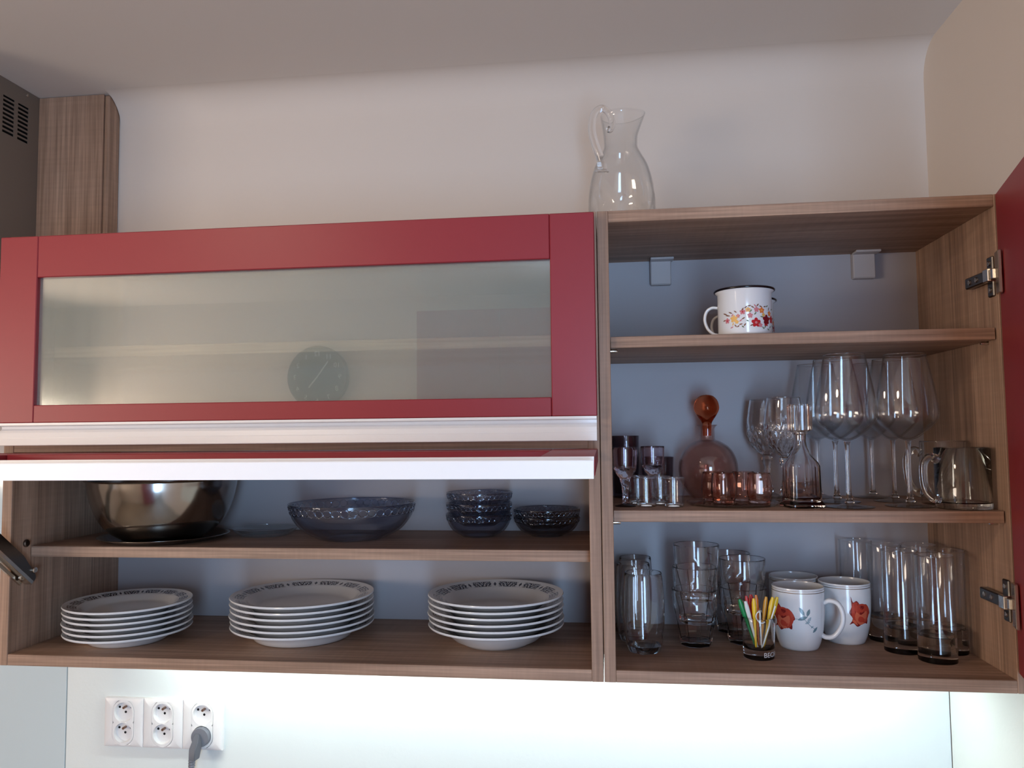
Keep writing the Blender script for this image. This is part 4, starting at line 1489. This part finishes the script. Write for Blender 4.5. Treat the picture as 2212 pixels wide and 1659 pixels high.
mg = rose_mug(face(0.321, 0.157) + R(78), face(0.321, 0.157) - R(33), True)
mg.location = (0.3210, 0.1570, T)
tag(mg, 'white mug printed with a red rose and grey leaves, at the front', 'mug', 'rose mugs on the bottom shelf')
mg2 = rose_mug(face(0.409, 0.2) + R(150), face(0.409, 0.2) + R(40), False)
mg2.location = (0.4075, 0.2010, T)
tag(mg2, 'white rose mug behind and right of the front mug, handle hidden', 'mug', 'rose mugs on the bottom shelf')
mg3 = rose_mug(face(0.337, 0.25) + R(190), face(0.337, 0.25) + R(100), False)
mg3.location = (0.3350, 0.2490, T)
tag(mg3, 'white rose mug mostly hidden behind the front rose mug', 'mug', 'rose mugs on the bottom shelf')

# ---- tall highball glasses with thick bases
hbody = smooth_prof([(0.0262, 0.0), (0.0278, 0.0015), (0.0276, 0.0300), (0.0272, 0.0800), (0.0276, 0.1600)], 6)
hw_ = [(r, z) for r, z in hbody if z > 0.038]
hb = empty('highball_glass')
prof = [(0.0272, 0.0385)] + hw_ + [(0.0274, 0.1606), (0.0266, 0.1605), (0.0262, 0.1595), (0.0257, 0.0800), (0.0252, 0.0480), (0.0248, 0.0390)]
obj('glass_wall', lathe(prof, 72, closed=True), 'g_thin', hb, smooth=50)
prof = [(0, 0)] + [(r, z) for r, z in hbody if z < 0.038] + [(0.0274, 0.0384), (0.0249, 0.0388), (0.0235, 0.0415), (0.0215, 0.0412), (0.0160, 0.0385), (0, 0.0370)]
obj('thick_base', lathe(prof, 72), 'g_clear', hb, smooth=50)
add_rim(hb, 0.0270, 0.1606, 0.0009)
for i, (x, y, lab) in enumerate(((0.5135, 0.0960, 'foremost one, nearest the open door'), (0.4800, 0.1460, 'second from front, left of the foremost'), (0.4790, 0.2160, 'third in the left column, behind the second'),
                                 (0.5340, 0.2120, 'rear right one by the side panel'), (0.5520, 0.1480, 'right one touching the side panel'), (0.4470, 0.2640, 'rear left one beside the rose mug'))):
    o = hb if i == 0 else copy_tree(hb)
    o.location = (x, y, T)
    tag(o, 'tall thick-based highball glass, ' + lab, 'highball glass', 'thick-based highball glasses')

# ================================================================== JUG ON TOP OF THE CABINET
jg = empty('glass_jug', (0.0435, 0.1500, H))
jg.scale = (1, 1, 0.945)
jb = smooth_prof([(0.0500, 0.0), (0.0535, 0.0020), (0.0565, 0.0200), (0.0572, 0.0500), (0.0550, 0.0900), (0.0470, 0.1250), (0.0360, 0.1480), (0.0298, 0.1620), (0.0290, 0.1720), (0.0305, 0.1950), (0.0345, 0.2240)], 6)
def jug_fn(t, r, z, i):
    rr = r
    if 0.006 < z < 0.095 and i < 200:
        w = min(1, (z - 0.006) / 0.02, (0.095 - z) / 0.02)
        rr += 0.0011 * w * math.sin(7 * t + 60 * z + 2 * math.sin(3 * t + 90 * z))
    if z > 0.185:
        k = (z - 0.185) / 0.039
        d = math.cos(t - R(-15))
        rr += 0.010 * k * max(0.0, d) ** 6
    return rr
t = 0.0017
jin = [(r - t, z + 0.0008) for r, z in reversed(jb[:-1]) if z > 0.004]
prof = [(0, 0.001)] + jb + [(0.0343, 0.2247), (0.0334, 0.2246)] + jin + [(0.045, 0.0050), (0, 0.0050)]
obj('jug_body', lathe(prof, 96, jug_fn), 'g_thin', jg, smooth=80)
hp = [(-0.0330, -0.018, 0.1130), (-0.0330, -0.020, 0.1240), (-0.0370, -0.021, 0.1420), (-0.0440, -0.021, 0.1640), (-0.0495, -0.020, 0.1900), (-0.0480, -0.019, 0.2150), (-0.0400, -0.018, 0.2300), (-0.0290, -0.017, 0.2330), (-0.0190, -0.016, 0.2230), (-0.0140, -0.015, 0.2060), (-0.0180, -0.015, 0.1930), (-0.0230, -0.0155, 0.1960)]
n = spline(hp, 6)
rad = []
for k in range(len(n)):
    q = k / (len(n) - 1)
    rad.append(0.0130 if q < 0.03 else (0.0095 if q < 0.12 else 0.0088 - 0.0030 * q))
obj('handle', tube(n, rad, 16, flat=0.9, up_hint=(0, -1, 0)), 'g_clear', jg, smooth=80)
tag(jg, 'clear glass jug with curled handle on top of the cabinets', 'jug')

# ================================================================== BEHIND THE CAMERA (mirrored in the satin glass)
ck = empty('wall_clock', (-1.485, YF, 0.68))
bm = bmesh.new()
bm_lathe(bm, [(0, 0), (0.165, 0), (0.165, 0.022), (0.158, 0.030), (0.150, 0.026), (0, 0.024)], 72)
o = obj('clock_case', from_bm(bm), mat('black_clock_plastic', (0.010, 0.011, 0.010), 0.3), ck, rot=(R(-90), 0, 0), smooth=40)
M['clock_white'] = mat('white_clock_print', (0.75, 0.75, 0.73), 0.5)
for k in range(1, 13):
    a = PI / 2 - 2 * PI * k / 12
    me = text_mesh(str(k), 0.036, 0.0006)
    # the clock faces +y, so its right is -x
    o = obj('numeral', me, 'clock_white', ck, (-0.122 * math.cos(a), 0.0260, 0.122 * math.sin(a)), (R(90), 0, R(180)))
for ang, ln_, w in ((R(125), 0.10, 0.0032), (R(-50), 0.07, 0.0042)):
    o = obj('hand', tube([(0, 0.0275, 0), (-ln_ * math.cos(ang), 0.0275, ln_ * math.sin(ang))], w, 8), 'clock_white', ck)
tag(ck, 'round black wall clock with white numerals, mirrored in the satin glass', 'clock')
tc = empty('tall_cabinet', (-0.86, YF + 0.024, ZF + 0.0005))
obj('carcass', box(0.0, 0.78, 0.0, 0.36, 0.0, 2.40, 0.001), 'wood_z', tc)
for x0, x1 in ((0.0, 0.388), (0.392, 0.78)):
    d = obj('door', box(x0, x1, 0.361, 0.381, 0.08, 2.40, 0.0015), 'red', tc)
    obj('handle', box((x1 - 0.05) if x0 == 0 else (x0 + 0.03), (x1 - 0.03) if x0 == 0 else (x0 + 0.05), 0.3815, 0.400, 1.0, 1.25, 0.002), 'white_profile', d)
tag(tc, 'tall red cabinet behind the viewer, mirrored in the satin glass', 'cabinet')

lp = empty('ceiling_lamp', (-1.02, -1.12, ZC - 0.001))
obj('lamp_base', lathe([(0, 0), (0.150, 0), (0.152, -0.012), (0.145, -0.020), (0, -0.020)], 48), 'white_plastic', lp, smooth=40)
obj('lamp_shade', lathe([(0.135, -0.0205), (0.130, -0.040), (0.105, -0.056), (0.060, -0.066), (0, -0.068)], 48), 'bulb', lp, smooth=60)
tag(lp, 'round warm ceiling lamp above and left of the viewer', 'lamp')
